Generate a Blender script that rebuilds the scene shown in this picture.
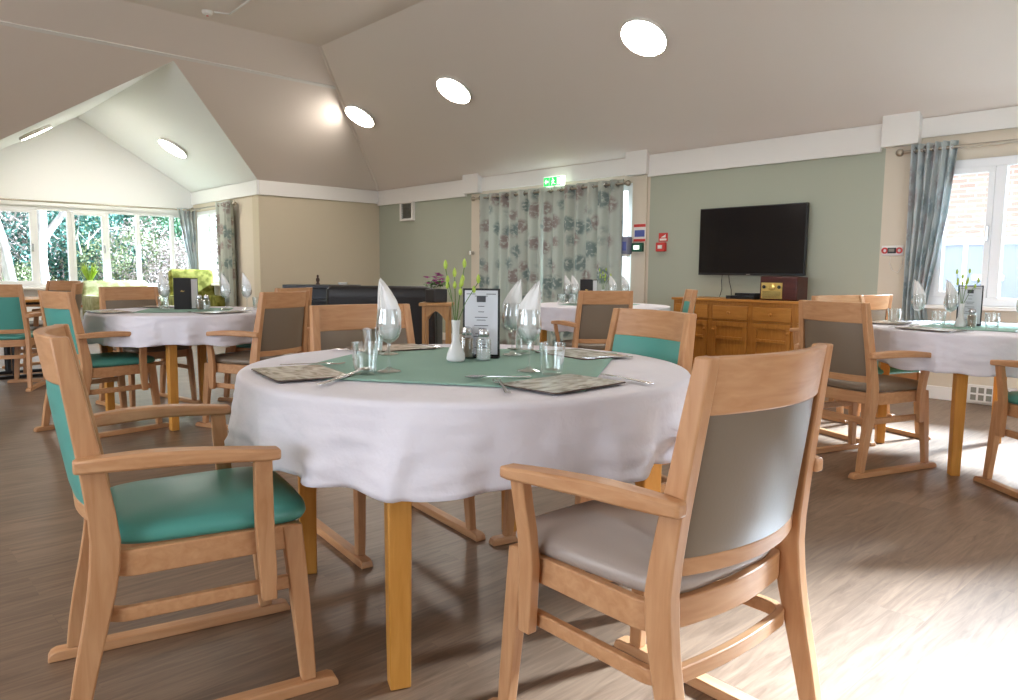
import bpy, bmesh, math, random
from mathutils import Vector, Matrix, noise
random.seed(7)
PI = math.pi
scn = bpy.context.scene
C = scn.collection
for o in list(bpy.data.objects): bpy.data.objects.remove(o)

# ------------------------------------------------------------------ camera
YAW, PIT, ROLL = math.radians(47.3016), math.radians(6.07), math.radians(0.4991)
H = 1.05
fwd = Vector((-math.sin(YAW)*math.cos(PIT), math.cos(YAW)*math.cos(PIT), -math.sin(PIT)))
rgt = Vector((math.cos(YAW), math.sin(YAW), 0)); upv = rgt.cross(fwd)
r2 = math.cos(ROLL)*rgt + math.sin(ROLL)*upv; u2 = -math.sin(ROLL)*rgt + math.cos(ROLL)*upv
cd = bpy.data.cameras.new('camera'); cam = bpy.data.objects.new('camera', cd); C.objects.link(cam)
cd.sensor_width = 36; cd.lens = 740.0/1018*36; cd.clip_start = 0.05; cd.clip_end = 200
m = Matrix((r2, u2, -fwd)).transposed().to_4x4(); m.translation = Vector((0, 0, H)); cam.matrix_world = m
scn.camera = cam

# ------------------------------------------------------------------ view, sky, sun, window light
vs = scn.view_settings
vs.view_transform = 'Standard'; vs.look = 'None'; vs.gamma = 1; vs.use_curve_mapping = False
vs.exposure = 0.90
scn.cycles.max_bounces = 8; scn.cycles.diffuse_bounces = 4; scn.cycles.glossy_bounces = 4
scn.cycles.transparent_max_bounces = 16; scn.cycles.sample_clamp_indirect = 6
scn.cycles.caustics_reflective = False; scn.cycles.caustics_refractive = False
w = bpy.data.worlds.new('world'); scn.world = w; w.use_nodes = True
bg = w.node_tree.nodes['Background']; bg.inputs[0].default_value = (0.80, 0.90, 1.0, 1); bg.inputs[1].default_value = 2.5
sd = bpy.data.lights.new('sun', 'SUN'); sd.energy = 29.0; sd.angle = math.radians(9); sd.color = (0.66, 0.83, 1.0)
sun = bpy.data.objects.new('sun', sd); C.objects.link(sun)
SUNDIR = Vector((-0.22, -0.83, -0.52)).normalized()
sun.rotation_euler = SUNDIR.to_track_quat('-Z', 'Y').to_euler()
def window_light(name, loc, target, sx, sy, power, col):
    d = bpy.data.lights.new(name, 'AREA'); d.shape = 'RECTANGLE'; d.size = sx; d.size_y = sy; d.energy = power; d.color = col
    o = bpy.data.objects.new(name, d); C.objects.link(o); o.location = loc
    o.rotation_euler = (Vector(target)-Vector(loc)).to_track_quat('-Z', 'Y').to_euler(); return o
# daylight entering by the big windows behind the camera
window_light('south_window_daylight_a', (-5.0, -3.95, 1.55), (-5.0, 0, 1.3), 3.0, 1.5, 43, (0.76, 0.84, 1.0))
window_light('south_window_daylight_b', (-0.5, -3.95, 1.55), (-0.6, 0, 1.2), 3.0, 1.5, 43, (0.76, 0.84, 1.0))
window_light('east_window_daylight', (3.35, 2.0, 1.5), (0, 2.0, 1.2), 3.0, 1.4, 14, (0.88, 0.93, 1.0))
for nm, loc, tgt, sx, sy in (('portal_right_window', (-0.8, 7.05, 1.4), (-0.8, 0, 1.4), 2.9, 1.2), ('portal_bay', (-13.44, 3.2, 1.35), (0, 3.2, 1.35), 3.2, 1.3), ('portal_door', (-6.75, 7.0, 1.05), (-6.75, 0, 1.05), 2.6, 2.1)):
    o = window_light(nm, loc, tgt, sx, sy, 1, (1, 1, 1)); o.data.cycles.is_portal = True

# ------------------------------------------------------------------ materials
def mat(name, col, rough=0.5, spec=0.5, metal=0.0, emit=None, es=0.0, bump=None, sheen=0, coat=0, trans=0):
    m = bpy.data.materials.new(name); m.use_nodes = True; nt = m.node_tree; b = nt.nodes['Principled BSDF']
    b.inputs['Base Color'].default_value = (*col, 1); b.inputs['Roughness'].default_value = rough
    b.inputs['Specular IOR Level'].default_value = spec; b.inputs['Metallic'].default_value = metal
    if coat: b.inputs['Coat Weight'].default_value = coat; b.inputs['Coat Roughness'].default_value = 0.15
    if sheen: b.inputs['Sheen Weight'].default_value = sheen
    if emit: b.inputs['Emission Color'].default_value = (*emit, 1); b.inputs['Emission Strength'].default_value = es
    if bump:
        tc = nt.nodes.new('ShaderNodeTexCoord'); n = nt.nodes.new('ShaderNodeTexNoise'); n.inputs['Scale'].default_value = bump[0]
        n.inputs['Detail'].default_value = 4
        bp = nt.nodes.new('ShaderNodeBump'); bp.inputs['Strength'].default_value = bump[1]; bp.inputs['Distance'].default_value = bump[2]
        nt.links.new(tc.outputs['Object'], n.inputs['Vector']); nt.links.new(n.outputs['Fac'], bp.inputs['Height']); nt.links.new(bp.outputs['Normal'], b.inputs['Normal'])
    return m
def noisecol(m, c1, c2, scale, stretch=(1, 1, 1), detail=5, lo=0.35, hi=0.65, coord='Object', rot=(0, 0, 0), dist=0.0):
    nt = m.node_tree; b = nt.nodes['Principled BSDF']
    tc = nt.nodes.new('ShaderNodeTexCoord'); mp = nt.nodes.new('ShaderNodeMapping'); mp.inputs['Scale'].default_value = stretch; mp.inputs['Rotation'].default_value = rot
    n = nt.nodes.new('ShaderNodeTexNoise'); n.inputs['Scale'].default_value = scale; n.inputs['Detail'].default_value = detail; n.inputs['Distortion'].default_value = dist
    r = nt.nodes.new('ShaderNodeValToRGB'); r.color_ramp.elements[0].position = lo; r.color_ramp.elements[1].position = hi
    r.color_ramp.elements[0].color = (*c1, 1); r.color_ramp.elements[1].color = (*c2, 1)
    nt.links.new(tc.outputs[coord], mp.inputs[0]); nt.links.new(mp.outputs[0], n.inputs['Vector']); nt.links.new(n.outputs['Fac'], r.inputs[0]); nt.links.new(r.outputs[0], b.inputs['Base Color'])
    return m
def wood(name, c1, c2, rough=0.42, stretch=(18, 18, 2.2), scale=3.0):
    return noisecol(mat(name, c1, rough, 0.4), c1, c2, scale, stretch, 6, 0.3, 0.7, dist=0.6)
M = {}
M['beech'] = wood('beech_upright_grain', (.50, .245, .108), (.60, .33, .165))
M['beech_y'] = wood('beech_lengthwise_grain', (.50, .245, .108), (.60, .33, .165), stretch=(18, 2.2, 18))
M['beech_x'] = wood('beech_crosswise_grain', (.50, .245, .108), (.60, .33, .165), stretch=(2.2, 14, 18))
M['tableleg'] = wood('honey_oak_table_leg', (.60, .27, .048), (.70, .34, .075), 0.4)
M['pine'] = wood('honey_pine', (.46, .185, .030), (.56, .245, .045), 0.38, stretch=(2, 18, 14))
M['pine_v'] = wood('honey_pine_upright', (.42, .165, .025), (.53, .225, .040), 0.38)
M['tan_wood'] = wood('tan_side_table_wood', (.40, .20, .07), (.50, .27, .10))
M['darkwood'] = wood('mahogany_radio_case', (.055, .012, .010), (.09, .022, .016), 0.3, stretch=(2, 14, 14))
M['teal'] = mat('teal_vinyl', (.085, .34, .285), 0.36, 0.5, bump=(160, .12, .002))
M['taupe'] = mat('taupe_vinyl', (.20, .150, .102), 0.42, 0.5, bump=(160, .12, .002))
M['greyseat'] = mat('grey_taupe_vinyl', (.40, .335, .29), 0.36, 0.5, bump=(160, .12, .002))
def fabric(name, c1, c2, sc=9):
    m = mat(name, c1, 0.85, 0.2, sheen=0.1, bump=(16, .4, .014)); return m
M['cloth'] = fabric('white_table_linen', (.80, .775, .83), None)
M['topper'] = mat('sage_green_linen', (.29, .46, .385), 0.8, 0.2, bump=(30, .25, .006))
M['napkin'] = mat('white_napkin', (.84, .83, .80), 0.8, 0.2, bump=(60, .2, .003))
M['wallcream'] = mat('cream_wall_paint', (.68, .60, .485), 0.7, 0.3)
M['wallbeige'] = mat('beige_wall_paint', (.60, .52, .385), 0.7, 0.3)
M['wallgreen'] = mat('sage_wall_paint', (.42, .44, .35), 0.7, 0.3)
M['ceil'] = mat('ceiling_paint', (.83, .745, .675), 0.55, 0.4)
M['bayceil'] = mat('bay_ceiling_paint', (.86, .86, .85), 0.5, 0.4)
M['baywhite'] = mat('bay_gable_paint', (.88, .88, .88), 0.6, 0.3)
M['white'] = mat('white_gloss_paint', (.84, .81, .77), 0.5, 0.4)
M['upvc'] = mat('white_window_frame', (.82, .83, .84), 0.35, 0.5)
M['black'] = mat('black_plastic', (.012, .012, .013), 0.35, 0.5)
M['screen'] = mat('tv_glass', (.006, .006, .008), 0.12, 0.6)
M['leather'] = mat('black_leather', (.018, .016, .016), 0.42, 0.5, bump=(30, .3, .006))
M['blacklac'] = mat('black_cabinet', (.012, .010, .010), 0.3, 0.5)
M['steel'] = mat('stainless_steel', (.55, .55, .56), 0.22, 0.5, 1.0)
M['brass'] = mat('brass', (.75, .55, .18), 0.3, 0.5, 1.0)
M['bronze'] = mat('antique_nickel_pole', (.42, .37, .30), 0.35, 0.5, 1.0)
M['ceramic'] = mat('white_ceramic', (.80, .80, .78), 0.15, 0.6)
M['saltmat'] = mat('salt_grains', (.82, .80, .78), 0.8)
M['pepmat'] = mat('pepper_grains', (.42, .30, .20), 0.9)
M['paper'] = mat('menu_paper', (.72, .72, .76), 0.7)
M['ink'] = mat('printed_ink', (.08, .08, .09), 0.7)
M['lampwhite'] = mat('lamp_diffuser', (.9, .9, .9), 0.5, emit=(1.0, .93, .84), es=34.0)
M['red'] = mat('red_plastic', (.62, .05, .04), 0.4)
M['blue'] = mat('blue_notice', (.09, .12, .38), 0.5)
M['greenbox'] = mat('dark_green_box', (.01, .10, .06), 0.4)
M['exitgreen'] = mat('exit_green', (.02, .50, .10), 0.5, emit=(.02, .55, .10), es=0.8)
M['exitwhite'] = mat('exit_white', (.8, .9, .8), 0.5, emit=(.8, 1, .8), es=0.8)
M['stem'] = mat('green_stem', (.10, .20, .04), 0.6)
M['bud'] = mat('lime_bud', (.45, .60, .08), 0.5)
M['leafg'] = mat('leaf_green', (.09, .22, .05), 0.6)
M['purple'] = mat('purple_petals', (.50, .06, .36), 0.6)
M['pot'] = mat('dark_pot', (.02, .018, .018), 0.5)
M['grass'] = mat('potted_grass', (.40, .55, .08), 0.6)
M['vent'] = mat('vent_grey', (.25, .24, .2), 0.6)
M['brown'] = mat('brown_figurine', (.06, .03, .02), 0.5)
M['bark'] = noisecol(mat('pale_bark', (.6, .5, .45), 0.9, .1), (.26, .23, .22), (.40, .36, .34), 4, (3, 3, 1))
M['twig'] = mat('twig_brown', (.30, .22, .20), 0.9, 0.1)
M['leafA'] = noisecol(mat('evergreen_leaf', (.1, .3, .2), 0.7, .2), (.04, .12, .07), (.17, .30, .18), 1.5)
M['leafB'] = noisecol(mat('teal_conifer_leaf', (.1, .3, .2), 0.7, .2), (.04, .12, .10), (.13, .26, .21), 1.5)
M['leafC'] = noisecol(mat('pinkish_twig_leaf', (.4, .3, .3), 0.8, .2), (.24, .19, .18), (.42, .35, .33), 2)
M['leafD'] = noisecol(mat('pale_green_leaf', (.4, .45, .3), 0.8, .2), (.16, .20, .09), (.34, .37, .22), 2)
M['lawn'] = noisecol(mat('lawn_grass', (.2, .3, .1), 0.9, .1), (.20, .21, .14), (.30, .31, .22), 1.2)
M['paving'] = mat('pale_paving', (.34, .33, .31), 0.8)
M['bluegrey'] = mat('grey_blue_panel', (.24, .25, .34), 0.6)
M['fascia'] = mat('slate_roof', (.16, .14, .18), 0.6)

def brickmat():
    m = mat('pink_brick', (.5, .3, .25), 0.85, 0.1); nt = m.node_tree; b = nt.nodes['Principled BSDF']
    tc = nt.nodes.new('ShaderNodeTexCoord'); mp = nt.nodes.new('ShaderNodeMapping'); mp.inputs['Rotation'].default_value = (PI/2, 0, 0)
    t = nt.nodes.new('ShaderNodeTexBrick'); t.inputs['Color1'].default_value = (.36, .21, .18, 1); t.inputs['Color2'].default_value = (.42, .27, .23, 1); t.inputs['Mortar'].default_value = (.5, .46, .42, 1)
    t.inputs['Scale'].default_value = 1; t.inputs['Brick Width'].default_value = .225; t.inputs['Row Height'].default_value = .075; t.inputs['Mortar Size'].default_value = .01
    nt.links.new(tc.outputs['Object'], mp.inputs[0]); nt.links.new(mp.outputs[0], t.inputs[0]); nt.links.new(t.outputs[0], b.inputs['Base Color']); return m
M['brick'] = brickmat()
def floormat():
    m = mat('oak_vinyl_planks', (.25, .17, .12), 0.40, 0.7); nt = m.node_tree; b = nt.nodes['Principled BSDF']; N = nt.nodes.new; L = nt.links.new
    tc = N('ShaderNodeTexCoord'); mp = N('ShaderNodeMapping'); mp.inputs['Rotation'].default_value = (0, 0, PI/2)
    t = N('ShaderNodeTexBrick'); t.inputs['Scale'].default_value = 1; t.inputs['Brick Width'].default_value = 1.2; t.inputs['Row Height'].default_value = .18
    t.inputs['Color1'].default_value = (.1, .1, .1, 1); t.inputs['Color2'].default_value = (.9, .9, .9, 1); t.inputs['Mortar'].default_value = (.5, .5, .5, 1); t.inputs['Mortar Size'].default_value = .0012; t.offset = .37
    L(tc.outputs['Object'], mp.inputs[0]); L(mp.outputs[0], t.inputs[0])
    m2 = N('ShaderNodeMapping'); m2.inputs['Scale'].default_value = (14, 1.3, 1)
    va = N('ShaderNodeVectorMath'); va.operation = 'ADD'; sc = N('ShaderNodeVectorMath'); sc.operation = 'SCALE'; sc.inputs['Scale'].default_value = 13
    L(t.outputs['Color'], sc.inputs[0]); L(tc.outputs['Object'], va.inputs[0]); L(sc.outputs[0], va.inputs[1]); L(va.outputs[0], m2.inputs[0])
    n = N('ShaderNodeTexNoise'); n.inputs['Scale'].default_value = 2.2; n.inputs['Detail'].default_value = 7; n.inputs['Distortion'].default_value = 1.4; n.inputs['Roughness'].default_value = .62
    L(m2.outputs[0], n.inputs['Vector'])
    r = N('ShaderNodeValToRGB'); e = r.color_ramp.elements; e[0].position = .28; e[0].color = (.135, .076, .044, 1); e[1].position = .72; e[1].color = (.315, .205, .132, 1)
    L(n.outputs['Fac'], r.inputs[0])
    mx = N('ShaderNodeMix'); mx.data_type = 'RGBA'; mx.blend_type = 'MULTIPLY'; mx.inputs[0].default_value = .30
    L(r.outputs[0], mx.inputs[6]); L(t.outputs['Color'], mx.inputs[7]); L(mx.outputs[2], b.inputs['Base Color'])
    bp = N('ShaderNodeBump'); bp.inputs['Strength'].default_value = .08; bp.inputs['Distance'].default_value = .002; L(n.outputs['Fac'], bp.inputs['Height']); L(bp.outputs[0], b.inputs['Normal'])
    return m
M['floor'] = floormat()
def curtainmat(name, base, dark, mauve, lum=0.25):
    m = bpy.data.materials.new(name); m.use_nodes = True; nt = m.node_tree; N = nt.nodes.new; L = nt.links.new
    b = nt.nodes['Principled BSDF']; b.inputs['Roughness'].default_value = .85; b.inputs['Specular IOR Level'].default_value = .2
    tc = N('ShaderNodeTexCoord'); mp = N('ShaderNodeMapping'); mp.inputs['Scale'].default_value = (5.4, 5.4, 1); L(tc.outputs['UV'], mp.inputs[0])
    nz = N('ShaderNodeTexNoise'); nz.inputs['Scale'].default_value = 4; nz.inputs['Detail'].default_value = 3; L(mp.outputs[0], nz.inputs['Vector'])
    mm = N('ShaderNodeMix'); mm.data_type = 'RGBA'; mm.inputs[0].default_value = .16; L(mp.outputs[0], mm.inputs[6]); L(nz.outputs['Color'], mm.inputs[7])
    v = N('ShaderNodeTexVoronoi'); v.inputs['Scale'].default_value = 1.0; v.inputs['Randomness'].default_value = .7; L(mm.outputs[2], v.inputs['Vector'])
    r = N('ShaderNodeValToRGB'); r.color_ramp.elements[0].position = .36; r.color_ramp.elements[0].color = (1, 1, 1, 1); r.color_ramp.elements[1].position = .54; r.color_ramp.elements[1].color = (0, 0, 0, 1)
    L(v.outputs['Distance'], r.inputs[0])
    sep = N('ShaderNodeSeparateColor'); L(v.outputs['Color'], sep.inputs[0])
    rc = N('ShaderNodeValToRGB'); rc.color_ramp.interpolation = 'CONSTANT'; rc.color_ramp.elements[0].color = (*mauve, 1); rc.color_ramp.elements[1].position = .42; rc.color_ramp.elements[1].color = (*dark, 1)
    L(sep.outputs[0], rc.inputs[0])
    n2 = N('ShaderNodeTexNoise'); n2.inputs['Scale'].default_value = 4; n2.inputs['Detail'].default_value = 4; L(mp.outputs[0], n2.inputs['Vector'])
    r2_ = N('ShaderNodeValToRGB'); r2_.color_ramp.elements[0].position = .36; r2_.color_ramp.elements[1].position = .50; L(n2.outputs['Fac'], r2_.inputs[0])
    mu = N('ShaderNodeMath'); mu.operation = 'MULTIPLY'; L(r.outputs[0], mu.inputs[0]); L(r2_.outputs[0], mu.inputs[1])
    mx = N('ShaderNodeMix'); mx.data_type = 'RGBA'; mx.inputs[6].default_value = (*base, 1); L(mu.outputs[0], mx.inputs[0]); L(rc.outputs[0], mx.inputs[7]); L(mx.outputs[2], b.inputs['Base Color'])
    tr = N('ShaderNodeBsdfTranslucent'); L(mx.outputs[2], tr.inputs[0]); ms = N('ShaderNodeMixShader'); ms.inputs[0].default_value = lum
    L(b.outputs[0], ms.inputs[1]); L(tr.outputs[0], ms.inputs[2]); L(ms.outputs[0], nt.nodes['Material Output'].inputs[0]); return m
M['curtain'] = curtainmat('leaf_print_curtain', (.52, .545, .485), (.22, .275, .26), (.32, .265, .245), .12)
M['curtain_pale'] = curtainmat('pale_leaf_print_curtain', (.56, .61, .61), (.32, .39, .41), (.44, .41, .41), .25)
def glassmat(name, tint, gl, base=0.0, gain=1.0):
    m = bpy.data.materials.new(name); m.use_nodes = True; nt = m.node_tree; N = nt.nodes.new; L = nt.links.new
    t = N('ShaderNodeBsdfTransparent'); t.inputs[0].default_value = (*tint, 1); g = N('ShaderNodeBsdfGlossy'); g.inputs['Roughness'].default_value = .05; g.inputs[0].default_value = (.95, .97, .97, 1)
    f = N('ShaderNodeLayerWeight'); f.inputs['Blend'].default_value = gl; ms = N('ShaderNodeMixShader')
    ma = N('ShaderNodeMath'); ma.operation = 'MULTIPLY_ADD'; ma.inputs[1].default_value = gain; ma.inputs[2].default_value = base; ma.use_clamp = True
    L(f.outputs['Facing'], ma.inputs[0]); L(ma.outputs[0], ms.inputs[0]); L(t.outputs[0], ms.inputs[1]); L(g.outputs[0], ms.inputs[2])
    L(ms.outputs[0], nt.nodes['Material Output'].inputs[0]); return m
M['glass'] = glassmat('drinking_glass', (.96, .972, .968), .34, .05, .85)
M['pane'] = glassmat('window_glass', (.97, .985, .99), .04)
def patterned(name, c1, c2, sc, bumpy=False):
    return noisecol(mat(name, c1, .85, .2), c1, c2, sc, detail=2, lo=.42, hi=.58)
M['lime_fab'] = patterned('lime_patterned_fabric', (.09, .088, .008), (.20, .19, .04), 9)
M['lime_pale'] = patterned('pale_lime_fabric', (.22, .22, .09), (.34, .33, .19), 9)
M['lime_seat'] = mat('lime_seat_fabric', (.30, .36, .05), .8)
M['matpic'] = noisecol(mat('placemat_print', (.4, .37, .3), .25, .5), (.27, .24, .19), (.70, .67, .59), 9, (1, 2.2, 1), 6, .36, .58, dist=1.5)
M['cork'] = mat('placemat_edge', (.10, .06, .045), .7)

# ------------------------------------------------------------------ mesh helpers
class MB:
    def __init__(s): s.v = []; s.f = []
    def add(s, v, f): k = len(s.v); s.v += [tuple(p) for p in v]; s.f += [tuple(i+k for i in q) for q in f]; return s
    def box(s, x0, x1, y0, y1, z0, z1):
        return s.add([(x0, y0, z0), (x1, y0, z0), (x1, y1, z0), (x0, y1, z0), (x0, y0, z1), (x1, y0, z1), (x1, y1, z1), (x0, y1, z1)],
                     [(0, 3, 2, 1), (4, 5, 6, 7), (0, 1, 5, 4), (1, 2, 6, 5), (2, 3, 7, 6), (3, 0, 4, 7)])
    def loft(s, secs, cap=True, close=False):
        n = len(secs[0]); v = [p for q in secs for p in q]; f = []
        K = len(secs)
        for i in range(K if close else K-1):
            a, b = i*n, ((i+1) % K)*n
            for j in range(n): f.append((a+j, a+(j+1) % n, b+(j+1) % n, b+j))
        if cap and not close: f.append(tuple(range(n-1, -1, -1))); f.append(tuple((K-1)*n+j for j in range(n)))
        return s.add(v, f)
    def prism(s, poly, z0, z1, fn=lambda x, y, z: (x, y, z)):
        return s.loft([[fn(x, y, z0) for x, y in poly], [fn(x, y, z1) for x, y in poly]])
    def tube(s, pts, r, n=8, cap=True):
        pts = [Vector(p) for p in pts]; secs = []; rr = r if isinstance(r, (list, tuple)) else [r]*len(pts)
        ref = Vector((0, 0, 1)); 
        for i, p in enumerate(pts):
            t = (pts[min(i+1, len(pts)-1)]-pts[max(i-1, 0)]).normalized()
            a = t.cross(ref)
            if a.length < .05: a = t.cross(Vector((1, 0, 0)))
            a.normalize(); b = t.cross(a).normalized(); ref = ref if abs(t.z) < .95 else ref
            secs.append([p+rr[i]*(math.cos(2*PI*k/n)*a+math.sin(2*PI*k/n)*b) for k in range(n)])
        return s.loft(secs, cap)
    def lathe(s, prof, n=24, c=(0, 0, 0), flute=None, cap=False):
        secs = []
        for r, z in prof:
            q = []
            for k in range(n):
                a = 2*PI*k/n; rr = r
                if flute: rr = flute(r, z, a)
                q.append((c[0]+rr*math.cos(a), c[1]+rr*math.sin(a), c[2]+z))
            secs.append(q)
        return s.loft(secs, cap)
    def sphere(s, c, r, n=10, m=6, sc=(1, 1, 1)):
        return s.lathe2(c, r, n, m, sc)
    def lathe2(s, c, r, n, m, sc):
        secs = []
        for i in range(m+1):
            t = -PI/2+PI*i/m; rr = max(r*math.cos(t), r*.02)
            secs.append([(c[0]+sc[0]*rr*math.cos(2*PI*k/n), c[1]+sc[1]*rr*math.sin(2*PI*k/n), c[2]+sc[2]*r*math.sin(t)) for k in range(n)])
        return s.loft(secs, True)
    def build(s, name, m, parent=None, loc=None, ang=35, bevel=0, smooth=True, solid=0, subsurf=0, rz=0):
        me = bpy.data.meshes.new(name); me.from_pydata(s.v, [], s.f)
        bm = bmesh.new(); bm.from_mesh(me); bmesh.ops.recalc_face_normals(bm, faces=bm.faces)
        if smooth:
            for f in bm.faces: f.smooth = True
            for e in bm.edges:
                if len(e.link_faces) == 2 and e.calc_face_angle(0) > math.radians(ang): e.smooth = False
        bm.to_mesh(me); bm.free(); me.materials.append(m)
        o = bpy.data.objects.new(name, me); C.objects.link(o)
        if loc: o.location = loc
        if rz: o.rotation_euler = (0, 0, rz)
        if parent: o.parent = parent
        if solid: md = o.modifiers.new('solid', 'SOLIDIFY'); md.thickness = solid; md.offset = 0
        if bevel: md = o.modifiers.new('bevel', 'BEVEL'); md.width = bevel; md.segments = 2; md.limit_method = 'ANGLE'; md.angle_limit = math.radians(40)
        if subsurf: md = o.modifiers.new('sub', 'SUBSURF'); md.levels = md.render_levels = subsurf
        return o
def box(x0, x1, y0, y1, z0, z1): return MB().box(x0, x1, y0, y1, z0, z1)
def thing(name, loc=(0, 0, 0), rz=0.0, label=None, cat=None, group=None):
    o = bpy.data.objects.new(name, None); C.objects.link(o); o.location = loc; o.rotation_euler = (0, 0, rz); o.empty_display_size = .1
    return tag(o, label, cat, group)
def tag(o, label=None, cat=None, group=None, kind=None):
    if label: o['label'] = label
    if cat: o['category'] = cat
    if group: o['group'] = group
    if kind: o['kind'] = kind
    return o
def struct(o): o['kind'] = 'structure'; return o
def plabel(o, s): o['label'] = s; return o
def kids(o): return [c for c in bpy.data.objects if c.parent == o]
def clone(root, loc, rz, label, group=None):
    r = root.copy(); C.objects.link(r); r.location = loc; r.rotation_euler = (0, 0, rz); r['label'] = label
    if group: r['group'] = group
    for ch in kids(root):
        c = ch.copy(); C.objects.link(c); c.parent = r
        for g in kids(ch):
            d = g.copy(); C.objects.link(d); d.parent = c
    return r
used = {}
def place(key, proto, loc, rz, label, group=None):
    if key not in used:
        used[key] = 1; proto.location = loc; proto.rotation_euler = (0, 0, rz); proto['label'] = label
        if group: proto['group'] = group
        return proto
    return clone(proto, loc, rz, label, group)
def lerp(a, b, t): return a+(b-a)*t
def interp(tab, x):
    if x <= tab[0][0]: return tab[0][1:]
    for p, q in zip(tab, tab[1:]):
        if x <= q[0]:
            t = (x-p[0])/(q[0]-p[0]); t = t
            return tuple(lerp(a, b, t) for a, b in zip(p[1:], q[1:]))
    return tab[-1][1:]

# ------------------------------------------------------------------ room shell
XW, YN, XE, YS = -10.74, 6.92, 3.4, -4.0         # west, north, east, south walls
ZB, ZW, ZF, K = 2.12, 2.36, 3.747, .602           # band bottom, wall top, flat ceiling, slope
YB0, YB1, XB = 1.35, 4.82, -13.4                  # bay
ZG = 3.40; YG = 3.085; XA = XW+(ZG-ZW)/K          # gable ridge height, its y, apex x on the west slope
run = (ZF-ZW)/K
struct(MB().box(XB-.2, XE+.2, YS-.2, YN+.25, -.1, 0).build('floor', M['floor'], smooth=False))
struct(MB().add([(XW+run, YS+run, ZF), (XE-run, YS+run, ZF), (XE-run, YN-run, ZF), (XW+run, YN-run, ZF),
                 (XW+run, YS+run, ZF+.1), (XE-run, YS+run, ZF+.1), (XE-run, YN-run, ZF+.1), (XW+run, YN-run, ZF+.1)],
                [(0, 1, 2, 3), (4, 5, 6, 7), (0, 1, 5, 4), (1, 2, 6, 5), (2, 3, 7, 6), (3, 0, 4, 7)]).build('ceiling', M['ceil'], smooth=False))
def slab(name, pts, off, mat_, faces=None):
    n = len(pts); v = [Vector(p) for p in pts]+[Vector(p)+Vector(off) for p in pts]
    fs = []
    for f in (faces or [tuple(range(n))]): fs.append(f); fs.append(tuple(i+n for i in f))
    return struct(MB().add(v, fs).build(name, mat_, smooth=False))
# north slope, with an unseen rooflight opening added to cast the floor's sun pool
RX0, RX1, RZ0, RZ1 = -.02, 1.95, 2.48, 3.00
def ns(x, z): return (x, YN-(z-ZW)/K, z)
P = [ns(XW, ZW), ns(XE, ZW), ns(XE-run, ZF), ns(XW+run, ZF), ns(RX0, RZ0), ns(RX1, RZ0), ns(RX1, RZ1), ns(RX0, RZ1)]
slab('ceiling_north_slope', P, (0, .03, .05), M['ceil'], [(0, 1, 5, 4), (1, 2, 6, 5), (2, 3, 7, 6), (3, 0, 4, 7)])
# west slope with the bay's gable cut out
P = [(XW, YS, ZW), (XW, YB0, ZW), (XA, YG, ZG), (XW, YB1, ZW), (XW, YN, ZW), (XW+run, YN-run, ZF), (XW+run, YS+run, ZF), (XW+run, YG, ZF)]
slab('ceiling_west_slope', P, (-.03, 0, .05), M['ceil'], [(0, 1, 2, 7, 6), (2, 3, 4, 5, 7)])
slab('ceiling_south_slope', [(XW, YS, ZW), (XE, YS, ZW), (XE-run, YS+run, ZF), (XW+run, YS+run, ZF)], (0, -.03, .05), M['ceil'])
slab('ceiling_east_slope', [(XE, YS, ZW), (XE, YN, ZW), (XE-run, YN-run, ZF), (XE-run, YS+run, ZF)], (.03, 0, .05), M['ceil'])
# gabled ceiling of the bay
slab('ceiling_bay_north_slope', [(XB-.02, YB1, ZW), (XW, YB1, ZW), (XA, YG, ZG), (XB-.02, YG, ZG)], (0, .03, .05), M['bayceil'])
slab('ceiling_bay_south_slope', [(XB-.02, YB0, ZW), (XW, YB0, ZW), (XA, YG, ZG), (XB-.02, YG, ZG)], (0, -.03, .05), M['bayceil'])
# walls
def wall_boxes(name, boxes, m):
    b = MB()
    for q in boxes: b.box(*q)
    return struct(b.build(name, m, smooth=False))
T = .22
struct(box(XW-T, -8.13, YN, YN+T, 0, ZW+.1).build('wall_north_left', M['wallgreen'], smooth=False))
wall_boxes('wall_north_door_bay', [(-8.13, -7.95, YN, YN+T, 0, ZW+.1), (-5.42, -5.17, YN, YN+T, 0, ZW+.1), (-7.95, -5.42, YN, YN+T, 2.08, ZW+.1)], M['wallcream'])
struct(box(-5.17, -2.65, YN, YN+T, 0, ZW+.1).build('wall_north_centre', M['wallgreen'], smooth=False))
wall_boxes('wall_north_window_bay', [(-2.65, -2.26, YN, YN+T, 0, ZW+.1), (.66, XE+T, YN, YN+T, 0, ZW+.1), (-2.26, .66, YN, YN+T, 0, .80), (-2.26, .66, YN, YN+T, 1.99, ZW+.1)], M['wallcream'])
struct(box(XW-T, XW, YB1+.0, YN, 0, ZW+.1).build('wall_west', M['wallbeige'], smooth=False))
struct(box(XW-T, XW, YS, YB0, 0, ZW+.1).build('wall_west_south', M['wallbeige'], smooth=False))
wall_boxes('wall_bay_north', [(XB, XW-T, YB1, YB1+.2, 0, .78), (XB, XW-T, YB1, YB1+.2, 2.02, ZW+.1), (-12.05, XW-T, YB1, YB1+.2, .78, 2.02), (XB, -13.25, YB1, YB1+.2, .78, 2.02)], M['wallcream'])
struct(box(XB, XW-T, YB0-.2, YB0, 0, ZW+.1).build('wall_bay_south', M['wallcream'], smooth=False))
bw = MB(); bw.box(XB-.2, XB, YB0-.2, YB1+.2, 0, .72); bw.box(XB-.2, XB, YB0-.2, YB1+.2, 1.98, ZW); bw.box(XB-.2, XB, YB0-.2, YB0+.08, .72, 1.98); bw.box(XB-.2, XB, YB1-.06, YB1+.2, .72, 1.98)
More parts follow.
